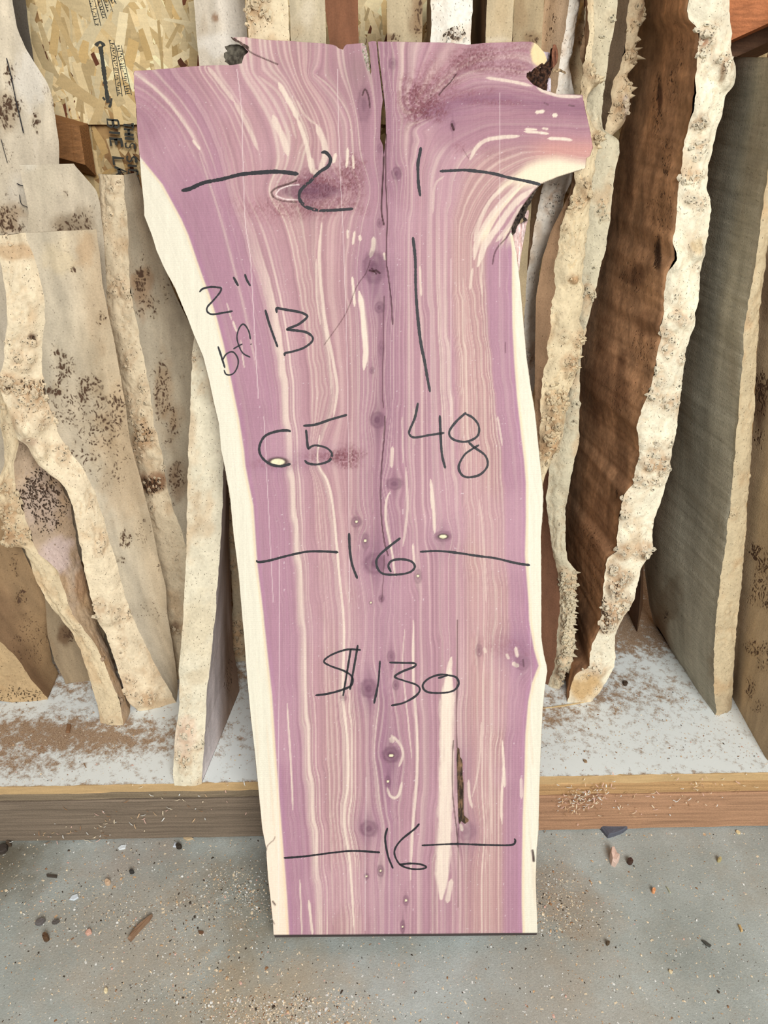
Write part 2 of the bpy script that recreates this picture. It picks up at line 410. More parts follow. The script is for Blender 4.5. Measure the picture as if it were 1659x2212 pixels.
# ---- platform: white-faced particle board on stacked timbers
PY = 31.9
plat = empty('shelf_panel', (0, PY, ZP - 0.72), 'white-faced particle board shelf panel dusted with brown sawdust under the leaning slabs', 'shelf')
def shelf_mat():
    m, N, L, P = nodes('dusty_white_panel'); tc = N.new('ShaderNodeTexCoord')
    pa = N.new('ShaderNodeAttribute'); pa.attribute_name = 'pore'; at = N.new('ShaderNodeAttribute'); at.attribute_name = 'Col'
    mp = N.new('ShaderNodeMapping'); mp.inputs['Scale'].default_value = (1, 1.0, 1); mp.inputs['Rotation'].default_value = (0, 0, .5); L.new(tc.outputs['Object'], mp.inputs[0])
    n = N.new('ShaderNodeTexNoise'); n.inputs['Scale'].default_value = 55; n.inputs['Detail'].default_value = 9; n.inputs['Roughness'].default_value = .78
    L.new(mp.outputs[0], n.inputs['Vector'])
    ad = N.new('ShaderNodeMath'); ad.operation = 'ADD'; nc = N.new('ShaderNodeMath'); nc.operation = 'MULTIPLY_ADD'; nc.inputs[1].default_value = 2.1; nc.inputs[2].default_value = -.55; L.new(n.outputs[0], nc.inputs[0]); L.new(nc.outputs[0], ad.inputs[0]); L.new(pa.outputs['Fac'], ad.inputs[1])
    mr = N.new('ShaderNodeMapRange'); mr.inputs[1].default_value = 0.93; mr.inputs[2].default_value = 1.2; L.new(ad.outputs[0], mr.inputs[0])
    n2 = N.new('ShaderNodeTexNoise'); n2.inputs['Scale'].default_value = 700; n2.inputs['Detail'].default_value = 2; L.new(tc.outputs['Object'], n2.inputs['Vector'])
    r2 = N.new('ShaderNodeValToRGB'); r2.color_ramp.elements[0].position = .3; r2.color_ramp.elements[0].color = (*lin((124, 98, 76)), 1); r2.color_ramp.elements[1].position = .75; r2.color_ramp.elements[1].color = (*lin((200, 174, 146)), 1)
    L.new(n2.outputs[0], r2.inputs[0])
    mx = N.new('ShaderNodeMix'); mx.data_type = 'RGBA'; L.new(mr.outputs[0], mx.inputs[0]); L.new(at.outputs['Color'], mx.inputs[6]); L.new(r2.outputs[0], mx.inputs[7])
    L.new(mx.outputs[2], P.inputs['Base Color']); P.inputs['Roughness'].default_value = .55; P.inputs['Specular IOR Level'].default_value = .35
    bp = N.new('ShaderNodeBump'); bp.inputs['Strength'].default_value = .4; bp.inputs['Distance'].default_value = .001; L.new(mx.outputs[2], bp.inputs['Height']); L.new(bp.outputs[0], P.inputs['Normal'])
    return m
M_SHELF = shelf_mat()
gx = np.linspace(-44, 44, 330); gy = np.concatenate([np.linspace(0, 14, 90), np.linspace(14.3, 24.0, 30)])
GX, GY = np.meshgrid(gx, gy)
c_, s_ = math.cos(YAW), math.sin(YAW)
WX = GX * c_ - GY * s_; WY = PY + GX * s_ + GY * c_
edge = (fbm(GX * 1.3, GX * 0 + 1, 3) - .5) * 0.22 * (GY < 0.01)
WY = WY + np.abs(edge)
ppx, ppy = project(WX, WY, np.full_like(WX, ZP))
dust = np.full(GX.shape, 0.28)
for cx, cy, rx, ry, a in [(130, 1590, 330, 52, .42), (20, 1640, 170, 40, .30), (480, 1455, 120, 60, .28), (1300, 1490, 190, 75, .24), (1190, 1545, 120, 45, .25), (1400, 1500, 130, 60, .20), (1430, 1600, 160, 30, .09),
                          (340, 1600, 90, 40, .12), (1400, 1330, 220, 90, .45), (250, 1450, 300, 70, .30), (1230, 1600, 90, 30, .14), (1500, 1640, 200, 18, .05), (1640, 1570, 20, 90, .15)]:
    dust = np.maximum(dust, 0.28 + a * np.exp(-((ppx - cx) / rx) ** 2 - ((ppy - cy) / ry) ** 2) * 1.25)
dust -= 0.13 * np.exp(-((ppx - 380) / 70) ** 2 - ((ppy - 1520) / 40) ** 2)
dust = np.maximum(dust, 0.28 + 0.5 * sstep(9, 13, GY))
edge_dust = np.exp(-GY / 0.25) * 0.22; dust = dust + edge_dust
V = np.stack([WX.ravel(), WY.ravel(), np.full(WX.size, ZP)], 1)
colp = np.tile(lin((232, 237, 234)), (len(V), 1)) * (0.95 + 0.08 * fbm(GX.ravel() * .4, GY.ravel() * .4, 4))[:, None]
mesh_obj('white_top', V, grid_quads(len(gy), len(gx)), M_SHELF, plat, colp, dust.ravel())
box('particle_core', -44, 44, PY, PY + 24, ZP - 0.70, ZP - 0.05, M_CHIPW, plat, (196, 164, 118), bevel=0.03, yaw=YAW, jag=0.12, nx=300)
tl = empty('timber', (-22, PY, 0), 'weathered grey-brown timber under the shelf panel, left of the cedar slab', 'timber')
tr = empty('timber', (22, PY, 0), 'orange-brown rough timber under the shelf panel, right of the cedar slab', 'timber')
box('upper_plank', -44, 0.7, PY + .05, PY + 5, 3.85, 4.46, M_LUMBER, tl, (136, 120, 98), bevel=.05, yaw=YAW, jag=.10, nx=160)
box('lower_plank', -44, 0.7, PY - .05, PY + 5, .08, 3.78, M_LUMBER, tl, (126, 111, 95), bevel=.07, yaw=YAW, jag=.07, nx=160)
box('upper_plank', .8, 44, PY + .03, PY + 5, 3.45, 4.46, M_LUMBER, tr, (184, 146, 102), bevel=.05, yaw=YAW, jag=.06, nx=160)
box('lower_plank', .8, 44, PY - .04, PY + 5, .08, 3.37, M_LUMBER, tr, (172, 132, 102), bevel=.07, yaw=YAW, jag=.06, nx=160)
# ------------------------------------------------------------------ the leaning burl slabs
def rail_xyz(rail, lean, zs):
    d, pts = rail['d'], np.array(rail['p'], float)
    if d is None:
        X, Y = on_z(pts[-1, 0], pts[-1, 1], ZP); d = float(Y)
    X, Y, Z = on_lean(pts[:, 0], pts[:, 1], d, lean)
    o = np.argsort(Z); Z = Z[o]; X = X[o]
    zf = np.linspace(min(Z[0], ZP), Z[-1], 700); xf = np.interp(zf, Z, X)
    k = np.hanning(13 if not rail.get('sharp') else 5); k /= k.sum(); n = len(k) // 2
    xs_ = np.convolve(np.pad(xf, n, mode='edge'), k, 'valid')
    x = np.interp(zs, zf, xs_)
    # carry the line on beyond the last traced point
    def ext(z0, x0, z1, x1, m): return x0 + np.clip((x1 - x0) / (z1 - z0 + 1e-9), -.35, .35) * (zs[m] - z0)
    m = zs < Z[0]
    if m.any(): x[m] = ext(Z[0], x[~m][0] if (~m).any() else X[0], Z[0] + 8, np.interp(Z[0] + 8, zf, xs_), m)
    m = zs > Z[-1]
    if m.any(): x[m] = ext(Z[-1], xs_[-1], Z[-1] - 8, np.interp(Z[-1] - 8, zf, xs_), m)
    return x, d + (zs - ZP) * math.tan(lean)

def spots(lst, px, py, seed=0):
    """stains: (cx, cy, rx, ry, colour, strength)"""
    out = []
    for s in lst:
        cx, cy, rx, ry, c, a = s
        w = fbm(px / 22, py / 30, seed + 5) - 0.5
        r = np.sqrt(((px - cx) / rx) ** 2 + ((py - cy) / ry) ** 2) + w * 1.1
        out.append((a * (1 - sstep(0.45, 1.15, r)), lin(c)))
    return out

def burl_nubs(root, bl, P, nrm, X0, Y0, col, r, f):
    """little tubular warts and thorns that stand on a burl's live edge, joined as one part"""
    V = []; Q = []; C = []; T = []; n = 8
    todo = [(cx, cy, rad * .5, None) for (cx, cy, rad) in bl] + [(sx, sy, 3.2, (dx, dy, L)) for (sx, sy, dx, dy, L) in f.get('spikes', [])]
    for cx, cy, rad, spike in todo:
        k = np.argmin((X0 - cx) ** 2 + (Y0 - cy) ** 2); i, j = divmod(int(k), X0.shape[1])
        if (X0[i, j] - cx) ** 2 + (Y0[i, j] - cy) ** 2 > 120: continue
        p = P[i, j]; sc = 1 / 34.0; ra = rad * sc; nn = nrm[i] + r.normal(0, .35, 3)
        if spike: nn = np.array([spike[0], -.5, spike[1]]) + r.normal(0, .12, 3)
        nn = nn / np.linalg.norm(nn); a = np.cross(nn, [0, .3, 1]); a /= np.linalg.norm(a); b_ = np.cross(nn, a)
        c = col[i, j] * .35 + lin(f['c']) * .60; h = ra * r.uniform(.5, 1.3) if not spike else spike[2] * sc
        prof = [(1.7, -.35 * ra, 1.), (1.15, .25 * h, 1.0), (.9, h, 1.04), (.62, h * 1.08, 1.0), (.38, h * .72, .30)] if not spike else [(1.6, -.2 * ra, 1.), (1.1, .3 * h, 1.), (.55, .72 * h, 1.), (.16, h, .8), (.05, h * 1.03, .7)]
        b0 = len(V); el = r.uniform(.7, 1.3); ph = r.uniform(0, 6)
        for (q, hh, cc) in prof:
            for m in range(n):
                t = 2 * math.pi * m / n; w = 1 + .22 * math.sin(2 * t + ph) + r.uniform(-.1, .1)
                V.append(p + nn * hh + (a * math.cos(t) * el + b_ * math.sin(t) / el) * ra * q * w); C.append(c * cc)
        V.append(p + nn * (h * .6 if not spike else h * 1.05)); C.append(c * (.25 if not spike else .8))
        for s in range(len(prof) - 1):
            for m in range(n): m2 = (m + 1) % n; Q.append((b0 + s * n + m, b0 + s * n + m2, b0 + (s + 1) * n + m2, b0 + (s + 1) * n + m))
        L = b0 + (len(prof) - 1) * n
        for m in range(n): T.append((L + m, L + (m + 1) % n, b0 + len(prof) * n))
    if V:
        o = mesh_obj('burl_warts', np.array(V), Q, M_LIVE, root, np.array(C), np.full(len(V), .02), tris=T); o['kind'] = 'stuff'

def board(name, label, rails, faces, lean=10, ztop=None, thick=2.6, back=(150, 122, 92), cat='wood slab', group=None, jag=0.05, dz=0.12, seed=1, zbot=ZP, side=None):
    lean = math.radians(lean)
    rails = [dict(d=r[0], p=r[1]) for r in rails]
    if ztop is None: ztop = 52.0
    z0 = zbot; N = int((ztop - z0) / dz) + 2
    zs = np.linspace(z0, ztop, N)
    R = [np.stack([*rail_xyz(r, lean, zs), zs], 1) for r in rails]
    base = R[len(R) // 2][0]
    root = empty(name, (float(base[0]), float(base[1]), z0), label, cat, group)
    live = [f['k'] == 'live' for f in faces]
    r = np.random.default_rng(seed)
    # silhouettes of the live edges are ragged
    for i, q in enumerate(R):
        near = (i > 0 and live[i - 1]) or (i < len(faces) and live[i])
        j = (jag if near else 0.015)
        q[:, 0] += (fbm(zs * 1.4, zs * 0 + i, seed + i) - .5) * j * 3 + (noise2(zs * 5, zs * 0 + i, seed + 9 + i) - .5) * j
    bodyV = []; bodyQ = []; bodyC = []; bodyP = []; b = 0
    caps = []
    drop = np.zeros((N, 3)); drop[:, 2] = -thick * (.24 + .1 * (ztop < 40)) * sstep(.93, 1.0, np.linspace(0, 1, N))
    def behind(q, inset):      # the far edges: live edges taper inwards towards the back
        o_ = q + drop; o_[:, 1] += thick; o_[:, 0] = q[:, 0] * (1 + thick / q[:, 1] * .80) + inset; return o_
    bodyr = R + [behind(R[-1], -.30), behind(R[0], .30)]
    for fi, f in enumerate(faces + [dict(k='side'), dict(k='side'), dict(k='side')]):
        A = bodyr[fi]; B = bodyr[(fi + 1) % len(bodyr)]
        if f['k'] == 'side':
            V = np.stack([A, B], 1).reshape(-1, 3)
            bodyV.append(V); bodyQ.append(grid_quads(N, 2, b)); bodyC.append(np.tile(lin(side or back), (len(V), 1))); bodyP.append(np.zeros(len(V))); b += len(V); continue
        wid = np.hypot(B[:, 0] - A[:, 0], B[:, 1] - A[:, 1]).max(); ns = max(3, int(wid / f.get('ds', 0.12)) + 1)
        s = np.linspace(0, 1, ns)[None, :, None]
        P = A[:, None, :] * (1 - s) + B[:, None, :] * s
        d = (B - A)[:, :2]; ln = np.hypot(d[:, 0], d[:, 1]) + 1e-6
        nrm = np.stack([d[:, 1] / ln, -d[:, 0] / ln, np.zeros(N)], 1)
        nrm = (nrm + np.array([0, -0.0, math.tan(lean) * .5])); nrm /= np.linalg.norm(nrm, axis=1)[:, None]
        S = s[..., 0] * ln[:, None]; Z = np.repeat(zs[:, None], ns, 1)
        disp = np.zeros_like(S); pore = np.zeros_like(S)
        X0, Y0 = project(P[..., 0], P[..., 1], P[..., 2])
        col = np.tile(lin(f['c']), S.shape + (1,))
        if 'c2' in f:                                   # colour drifting across the face
            m = sstep(*f.get('drift', (0.1, 0.9)), s[0, :, 0] + 0.35 * (fbm(Z * .25, S * .6, seed + 3) - .5))
            col = mix(col, lin(f['c2']), m)
        edge = np.minimum(1, np.minimum(S, ln[:, None] - S) / 0.22)
        if f['k'] == 'live':
            bulge = f.get('bulge', 0.3)
            disp += bulge * 4 * s[..., 0] * (1 - s[..., 0])
            amp = f.get('amp', 1.0)
            disp += amp * edge * (0.34 * (fbm(S * .6, Z * .4, seed + 21, 2) - .5) + 0.22 * (fbm(S * 1.7, Z * 1.2, seed + 22, 3) - .5))
            wr = np.abs(fbm(S * 2.2 + 1.5 * fbm(S, Z, seed + 5), Z * 1.6, seed + 23, 3) - .5) * 2; wmask = sstep(.42, .62, fbm(S * .5, Z * .35, seed + 26))
            disp -= amp * edge * (0.05 + .13 * wmask) * np.exp(-wr * 9)
            col = mix(col, lin((186, 152, 112)), np.exp(-wr * 11) * (.04 + .32 * wmask))
            disp += amp * edge * 0.05 * (fbm(S * 6, Z * 6, seed + 27, 2) - .5)
            col = col * (0.90 + 0.2 * fbm(S * .6, Z * .4, seed + 31))[..., None]
            warm = sstep(.60, .82, fbm(S * .8, Z * .55, seed + 33))
            col = mix(col, lin((190, 152, 108)), warm * .45)
            bl = []
            for (cx, cy, rx, ry, n) in f.get('b', []):
                for k in range(n):
                    a = r.uniform(0, 2 * math.pi); q = math.sqrt(r.random()); bl.append((cx + rx * q * math.cos(a), cy + ry * q * math.sin(a), r.uniform(3.5, 9)))
            for k in range(f.get('scatter', 14)):
                i = r.integers(0, N); j = r.integers(0, ns); bl.append((X0[i, j], Y0[i, j], r.uniform(3.5, 10)))
            for (cx, cy, rad) in bl:
                el = r.uniform(.8, 1.3)
                if r.random() < .25: continue
                rr = np.sqrt(((X0 - cx) * el) ** 2 + ((Y0 - cy) / el) ** 2) / rad
                m = rr < 3.2
                if not m.any(): continue
                h = r.uniform(.4, 1.0) * rad * 0.026 * min(amp, 1.3)
                ring = np.exp(-(rr[m] ** 2) * .9); pit = np.exp(-(rr[m] ** 2) * 9.0)
                disp[m] += h * ring - 1.35 * h * pit
                dk = pit * r.uniform(.4, .95)
                cm = col[m]; col[m] = cm * (1 - dk[:, None]) + lin((108, 74, 48)) * dk[:, None]
                sh = np.exp(-((rr[m] - 1.6) ** 2) * 4) * .22
                col[m] = col[m] * (1 - sh[:, None]) + lin((176, 136, 96)) * sh[:, None]
                pore[m] = np.maximum(pore[m], 0.22 * np.exp(-(rr[m] ** 2) * .5))
            nub_src = (bl, P, nrm, X0, Y0)
            # big knobs
            for (cx, cy, rx, ry, h) in f.get('knobs', []):
                rr = ((X0 - cx) / rx) ** 2 + ((Y0 - cy) / ry) ** 2
                disp += h * np.exp(-rr * rr * .8 - rr * .3)
        else:
            disp += f.get('wave', 0.10) * (fbm(S * .3, Z * .2, seed + 41, 2) - .5) * edge
            col = col * .90
            col = col * (0.80 + 0.40 * fbm(S * 1.1, Z * .22, seed + 42))[..., None]
            col = col * (1 + .16 * (noise2(S * 5 + 1.5 * fbm(S, Z * .4, seed), Z * .35, seed + 44) - .5))[..., None]
            mo = f.get('mott', .10); col = col * (1 + mo * 2 * (fbm(S * 2.2 + Z * .7, Z * 1.1, seed + 45, 4) - .5))[..., None]
            col = mix(col, lin(f.get('streak', (176, 138, 98))), .35 * sstep(.58, .85, fbm(S * .9 + Z * .12, Z * .18, seed + 43)))
            pore += 0.04
        for a, c in spots(f.get('spots', []), X0, Y0, seed): col = mix(col, c, a)
        for (cx, cy, rx, ry, a) in f.get('pores', []):
            w = fbm(X0 / 20, Y0 / 26, seed + 55) - .5
            rr = np.sqrt(((X0 - cx) / rx) ** 2 + ((Y0 - cy) / ry) ** 2) + w * 1.3
            p = (1 - sstep(.5, 1.2, rr)) * a
            pore = np.maximum(pore, p); col = mix(col, col * np.array([.80, .74, .66]), p * .45)
        P = P + nrm[:, None, :] * disp[..., None]
        P[..., 2] = np.maximum(P[..., 2], z0 - 0.0)
        V = P.reshape(-1, 3); C = col.reshape(-1, 3); Po = pore.reshape(-1)
        if f['k'] == 'live':
            burl_nubs(root, bl, V.reshape(N, ns, 3), nrm, X0, Y0, C.reshape(N, ns, 3), r, f)
            mesh_obj(f.get('n', 'live_edge'), V, grid_quads(N, ns), f.get('m', M_LIVE), root, C, Po)
        else:
            mesh_obj(f.get('n', 'sawn_face'), V, grid_quads(N, ns), f.get('m', M_SAW), root, C, Po)
    # plain sides, back and ends
    n0 = b
    ringb = np.array([q[0] for q in bodyr]); ringt = np.array([q[-1] for q in bodyr])
    bodyV += [ringb, ringt]; k = len(bodyr)
    bodyC += [np.tile(lin(back), (2 * k, 1))]; bodyP += [np.zeros(2 * k)]
    ng = [list(range(n0, n0 + k))[::-1], list(range(n0 + k, n0 + 2 * k))]
    mesh_obj('core', np.vstack(bodyV), np.vstack(bodyQ), M_SAW, root, np.vstack(bodyC), np.concatenate(bodyP), smooth=False, ngons=ng)
    return root

def vert(x0, y0, ys, lean=10):
    """a straight board edge through (x0, y0): points at the given rows"""
    vy = 1106 + F * math.tan(math.pi / 2 - PITCH + math.radians(lean))
    return [(CX + (x0 - CX) * (vy - y) / (vy - y0), y) for y in ys]

def SPK(lst, *clusters):
    r = np.random.default_rng(9); out = [tuple(q) for q in lst]
    for (cx, cy, rx, ry, n) in clusters:
        for k in range(n): out.append((cx + r.uniform(-rx, rx), cy + r.uniform(-ry, ry), r.uniform(.1, 1), r.uniform(-.4, .3), r.uniform(4, 9)))
    return out
G = 'pale burl slabs leaning in the rack'
GRP = None
CREAM = (226, 208, 176); BRIGHT = (232, 220, 196); TAN = (196, 176, 144); GREYTAN = (184, 170, 144)

# far left, behind: mottled board with dark clusters
b1 = board('burl_board', 'pale board with dark burl clusters and a pen line, top left beside the strand board',
  [(45, [(-130, -60), (-130, 1000)]), (45.4, [(22, -60), (27, 0), (37, 61), (54, 101), (78, 142), (101, 175), (115, 216), (121, 270), (128, 307), (128, 420), (124, 560), (110, 1100)])],
  [dict(k='saw', c=(214, 200, 176), streak=(226, 214, 196), pores=[(20, 170, 14, 40, .95), (15, 235, 30, 50, 1.0), (78, 262, 10, 26, .9), (118, 220, 8, 30, .8), (97, 195, 8, 10, .6), (15, 470, 34, 50, 1.0), (45, 495, 14, 24, .8), (5, 345, 30, 60, .3)],
        spots=[(14, 240, 34, 60, (150, 128, 100), .5), (18, 480, 40, 45, (168, 140, 108), .6), (60, 180, 50, 80, (226, 220, 210), .5), (60, 400, 50, 40, (222, 214, 200), .4)])],
  lean=6, ztop=54, seed=11, thick=1.2)
for _l in [([(14, 125), (24, 165), (34, 215), (44, 258), (51, 288)], 2.2), ([(36, 396), (44, 400), (54, 402)], 2.0), ([(42, 420), (46, 440), (60, 448)], 1.6), ([(2, 300), (10, 330), (16, 352)], 1.4)]: strokes('pen_line', [_l], 2, lambda x, y: on_lean(x, y, 45.03, math.radians(6)), M_INK, b1)
board('timber_post', 'dark weathered grey post behind the top left board, against the strand board',
  [(52.5, [(8, -60), (20, 60), (40, 200), (45, 600)]), (52.5, [(49, -60), (55, 0), (62, 60), (70, 110), (77, 150), (86, 260), (92, 600)])],
  [dict(k='saw', c=(104, 98, 88), streak=(70, 62, 54), wave=.02)], lean=1.5, ztop=56, thick=1.5, back=(90, 82, 70), cat='post', seed=12)
# second from the top left
board('burl_board', 'smooth grey-cream slab with flared shoulder and dark patch, above the big front left slab',
  [(42.4, [(27, 287), (37, 338), (51, 405), (62, 456), (59, 517), (50, 700), (60, 1200)]), (42.8, [(88, 290), (118, 304), (127, 309), (145, 331), (162, 358), (189, 388), (209, 412), (216, 440), (224, 520), (236, 700), (260, 1200)])],
  [dict(k='saw', c=(206, 192, 168), streak=(192, 178, 152), pores=[(165, 495, 45, 40, .75), (142, 422, 6, 12, .7), (190, 460, 20, 20, .5)], spots=[(160, 490, 48, 44, (140, 122, 98), .75), (60, 330, 40, 40, (222, 214, 196), .5), (100, 400, 30, 80, (196, 184, 160), .4)])],
  lean=6.5, ztop=38.1, seed=13, thick=.6)
# the big front left slab
board('burl_board', 'large knobbly burl slab at front left with a flat sawn top and dark pore clusters',
  [(37.7, [(-6, 524), (5, 601), (15, 642), (16, 692), (6, 787), (-2, 814), (-3, 838), (20, 888), (29, 922), (40, 946), (61, 966), (78, 1000), (101, 1020), (128, 1040), (146, 1063), (159, 1097), (170, 1158), (181, 1224), (195, 1281), (210, 1339), (232, 1376), (253, 1441), (268, 1491), (279, 1517), (297, 1533)]),
   (38.4, [(56, 518), (71, 544), (81, 574), (94, 635), (97, 703), (90, 753), (91, 804), (98, 854), (115, 898), (125, 939), (152, 973), (179, 1013), (203, 1062), (224, 1122), (246, 1195), (260, 1252), (282, 1325), (311, 1386), (333, 1433), (354, 1469), (374, 1500)]),
   (39.3, [(211, 517), (216, 551), (221, 611), (233, 675), (248, 743), (260, 814), (273, 888), (280, 946), (294, 1000), (307, 1047), (320, 1100), (326, 1122), (340, 1195), (358, 1267), (362, 1332), (373, 1394), (381, 1448), (384, 1498)])],
  [dict(k='live', c=(232, 214, 182), bulge=.25, scatter=10, amp=.8, n='live_edge',
        b=[(45, 745, 50, 14, 8), (40, 780, 35, 18, 8), (10, 826, 22, 14, 16), (55, 840, 45, 22, 22), (90, 848, 20, 18, 12), (60, 870, 30, 14, 12), (105, 905, 20, 20, 10), (130, 975, 22, 16, 8), (215, 1320, 25, 22, 10), (265, 1330, 22, 22, 6), (265, 1380, 14, 14, 4), (270, 1480, 30, 22, 12), (315, 1500, 28, 14, 8), (220, 1175, 12, 30, 5)],
        knobs=[(62, 918, 32, 26, .65), (85, 965, 20, 28, .45), (30, 950, 20, 12, .3), (230, 1330, 22, 20, .3), (300, 1505, 40, 20, .3)],
        pores=[(12, 826, 26, 14, 1.0), (60, 830, 50, 16, .8), (105, 848, 20, 12, 1.0), (72, 730, 10, 8, .9)], spots=[(70, 727, 12, 9, (80, 50, 32), .9), (40, 545, 60, 22, (184, 140, 92), .55), (66, 948, 22, 14, (160, 118, 92), .5), (20, 830, 40, 20, (170, 140, 106), .4)]),
   dict(k='saw', c=(202, 188, 164), c2=(198, 178, 148), streak=(214, 198, 170), ds=.12,
        pores=[(158, 580, 9, 11, 1.0), (218, 692, 12, 16, .9), (115, 845, 30, 10, 1.0), (135, 790, 30, 45, .95), (190, 835, 30, 40, .9), (215, 870, 16, 60, .85), (155, 880, 60, 60, .6), (250, 900, 30, 70, .8), (200, 960, 50, 70, .6), (240, 1000, 40, 80, .45), (270, 1165, 14, 26, .9), (262, 1210, 14, 16, .8), (345, 1220, 10, 20, .8), (330, 1320, 40, 30, .35), (310, 1150, 20, 40, .4)],
        spots=[(130, 560, 40, 50, (206, 186, 150), .5), (180, 545, 22, 50, (172, 136, 96), .5), (215, 640, 30, 130, (176, 152, 122), .4), (170, 900, 90, 90, (190, 174, 150), .5), (260, 960, 60, 200, (178, 148, 112), .35)])],
  lean=8, ztop=35.2, seed=14, thick=1.1)
board('burl_board', 'burl slab with sawn square top, between the big front left slab and the cedar slab',
  [(41.0, [(214, 398), (214, 435), (213, 506), (216, 574), (222, 635), (232, 690), (246, 760), (262, 860), (276, 950), (300, 1050), (330, 1200), (355, 1340), (372, 1500)]),
   (40.4, [(267, 388), (273, 473), (275, 500), (279, 584), (287, 652), (300, 719), (314, 797), (326, 854), (333, 922), (351, 979), (358, 1033), (373, 1100), (394, 1151), (402, 1180), (425, 1300), (440, 1495)]),
   (41.4, [(300, 393), (311, 422), (315, 473), (344, 553), (380, 640), (430, 740), (450, 900), (460, 1100), (470, 1480)])],
  [dict(k='live', c=(222, 204, 172), bulge=.25, scatter=12, amp=.8,
        b=[(240, 535, 18, 60, 2), (260, 640, 22, 45, 8), (285, 770, 18, 30, 6), (300, 850, 22, 30, 8), (300, 905, 26, 20, 12), (320, 945, 22, 20, 10), (330, 1040, 25, 16, 10), (385, 1360, 10, 12, 4), (300, 985, 24, 20, 6)],
        pores=[(330, 1045, 26, 20, .9), (310, 930, 20, 30, .8)], spots=[(330, 1040, 32, 28, (124, 82, 54), .8), (310, 950, 28, 26, (170, 130, 90), .5), (380, 1350, 14, 14, (96, 66, 44), .7), (300, 985, 30, 24, (186, 160, 130), .4)]),
   dict(k='saw', c=(190, 176, 152), c2=(168, 152, 128), streak=(156, 132, 102),
        pores=[(305, 620, 18, 60, .95), (330, 660, 18, 30, .85), (318, 590, 14, 20, .8), (360, 630, 10, 40, .6), (345, 790, 20, 40, .8), (350, 850, 20, 60, .8), (365, 920, 20, 50, .6), (380, 1030, 20, 50, .8), (395, 815, 5, 5, .9)],
        spots=[(310, 620, 26, 60, (148, 112, 78), .6), (352, 840, 24, 70, (156, 128, 96), .5), (378, 905, 24, 40, (146, 116, 84), .6), (385, 1030, 26, 50, (120, 92, 66), .7), (395, 850, 20, 200, (178, 164, 140), .5)])],
  lean=11, ztop=37.5, seed=15, thick=1.4)
# tall narrow plank standing with its wide pinkish face receding
board('wood_board', 'tall narrow cream plank beside the cedar slab, its pinkish-white wide face turned right',
  [(None, [(425, 700), (419, 733), (414, 787), (412, 871), (407, 973), (404, 1090), (401, 1231), (398, 1303), (392, 1375), (387, 1448), (387, 1520), (378, 1592), (374, 1665), (376, 1697)]),
   (None, [(476, 700), (478, 905), (483, 1006), (480, 1098), (476, 1180), (472, 1231), (465, 1325), (457, 1404), (448, 1484), (443, 1592), (436, 1693)]),
   (39.5, [(494, 700), (495, 905), (495, 1050), (494, 1150), (500, 1300), (504, 1400), (516, 1470)])],
  [dict(k='live', c=(226, 216, 190), bulge=.12, scatter=0, amp=.5, b=[(395, 1610, 14, 60, 16), (420, 1590, 18, 30, 6), (419, 776, 5, 5, 2)], spots=[(420, 776, 8, 8, (150, 106, 60), .8), (430, 1350, 60, 90, (214, 198, 166), .6), (420, 1460, 50, 20, (204, 184, 150), .5), (400, 1590, 30, 50, (224, 196, 176), .4), (440, 1690, 40, 12, (206, 184, 150), .6)], n='sawn_edge'),
   dict(k='saw', c=(240, 230, 230), c2=(150, 124, 104), drift=(.25, .8), streak=(214, 198, 190), pores=[(492, 1460, 10, 40, .6)], n='wide_face')],
  lean=21.2, ztop=30.3, seed=16, thick=.6, back=(160, 140, 118), jag=.03)
board('burl_board', 'narrow strip of dark pitted burl slab in the gap left of the cedar slab',
  [(42.5, [(496, 1040), (488, 1100), (492, 1150), (494, 1228), (500, 1235), (503, 1300), (501, 1345), (498, 1400), (499, 1440)]), (43, [(560, 1040), (560, 1440)])],
  [dict(k='live', c=(176, 158, 130), bulge=.2, scatter=8, b=[(496, 1100, 10, 40, 10), (505, 1160, 12, 10, 5), (500, 1215, 10, 14, 8), (512, 1375, 14, 35, 16), (505, 1405, 12, 10, 6)])],
  lean=18, ztop=25, seed=17, thick=.8)
board('burl_board', 'crooked burl slab with pinkish-grey blister and narrow foot, in front of the big left slab',
  [(36.6, [(0, 871), (0, 918), (8, 952), (10, 1000), (-3, 1037), (0, 1115), (18, 1148), (24, 1176), (51, 1180), (65, 1213), (80, 1260), (101, 1300), (127, 1328), (155, 1368), (174, 1401), (188, 1448), (203, 1495), (213, 1538), (221, 1569)]),
   (36.3, [(30, 880), (40, 960), (30, 1010), (36, 1060), (51, 1104), (80, 1195), (123, 1231), (145, 1289), (155, 1328), (203, 1386), (224, 1430), (242, 1477), (260, 1520), (268, 1578)]),
   (38.0, [(70, 900), (100, 990), (133, 1050), (151, 1086), (162, 1158), (177, 1224), (199, 1303), (213, 1357), (231, 1394), (249, 1448), (271, 1502), (287, 1536)])],
  [dict(k='live', c=(222, 202, 166), bulge=.15, scatter=6, amp=.9, b=[(20, 1080, 30, 40, 26), (40, 1150, 40, 26, 34), (10, 1120, 14, 30, 16), (20, 1170, 16, 12, 10)], knobs=[(30, 1165, 30, 14, .3)]),
   dict(k='live', c=(186, 162, 136), c2=(168, 142, 114), drift=(.4, 1.0), bulge=.16, scatter=4, amp=.4, n='blistered_face', pores=[(90, 1070, 60, 50, .8), (110, 1120, 40, 40, .6)],
        spots=[(90, 1090, 60, 70, (184, 164, 152), .6), (120, 1200, 50, 46, (206, 184, 176), .8), (165, 1255, 22, 36, (206, 188, 170), .6), (170, 1265, 20, 40, (166, 124, 82), .7), (185, 1350, 30, 60, (178, 150, 114), .5)])],
  lean=16.5, ztop=26.5, seed=18, thick=.7)
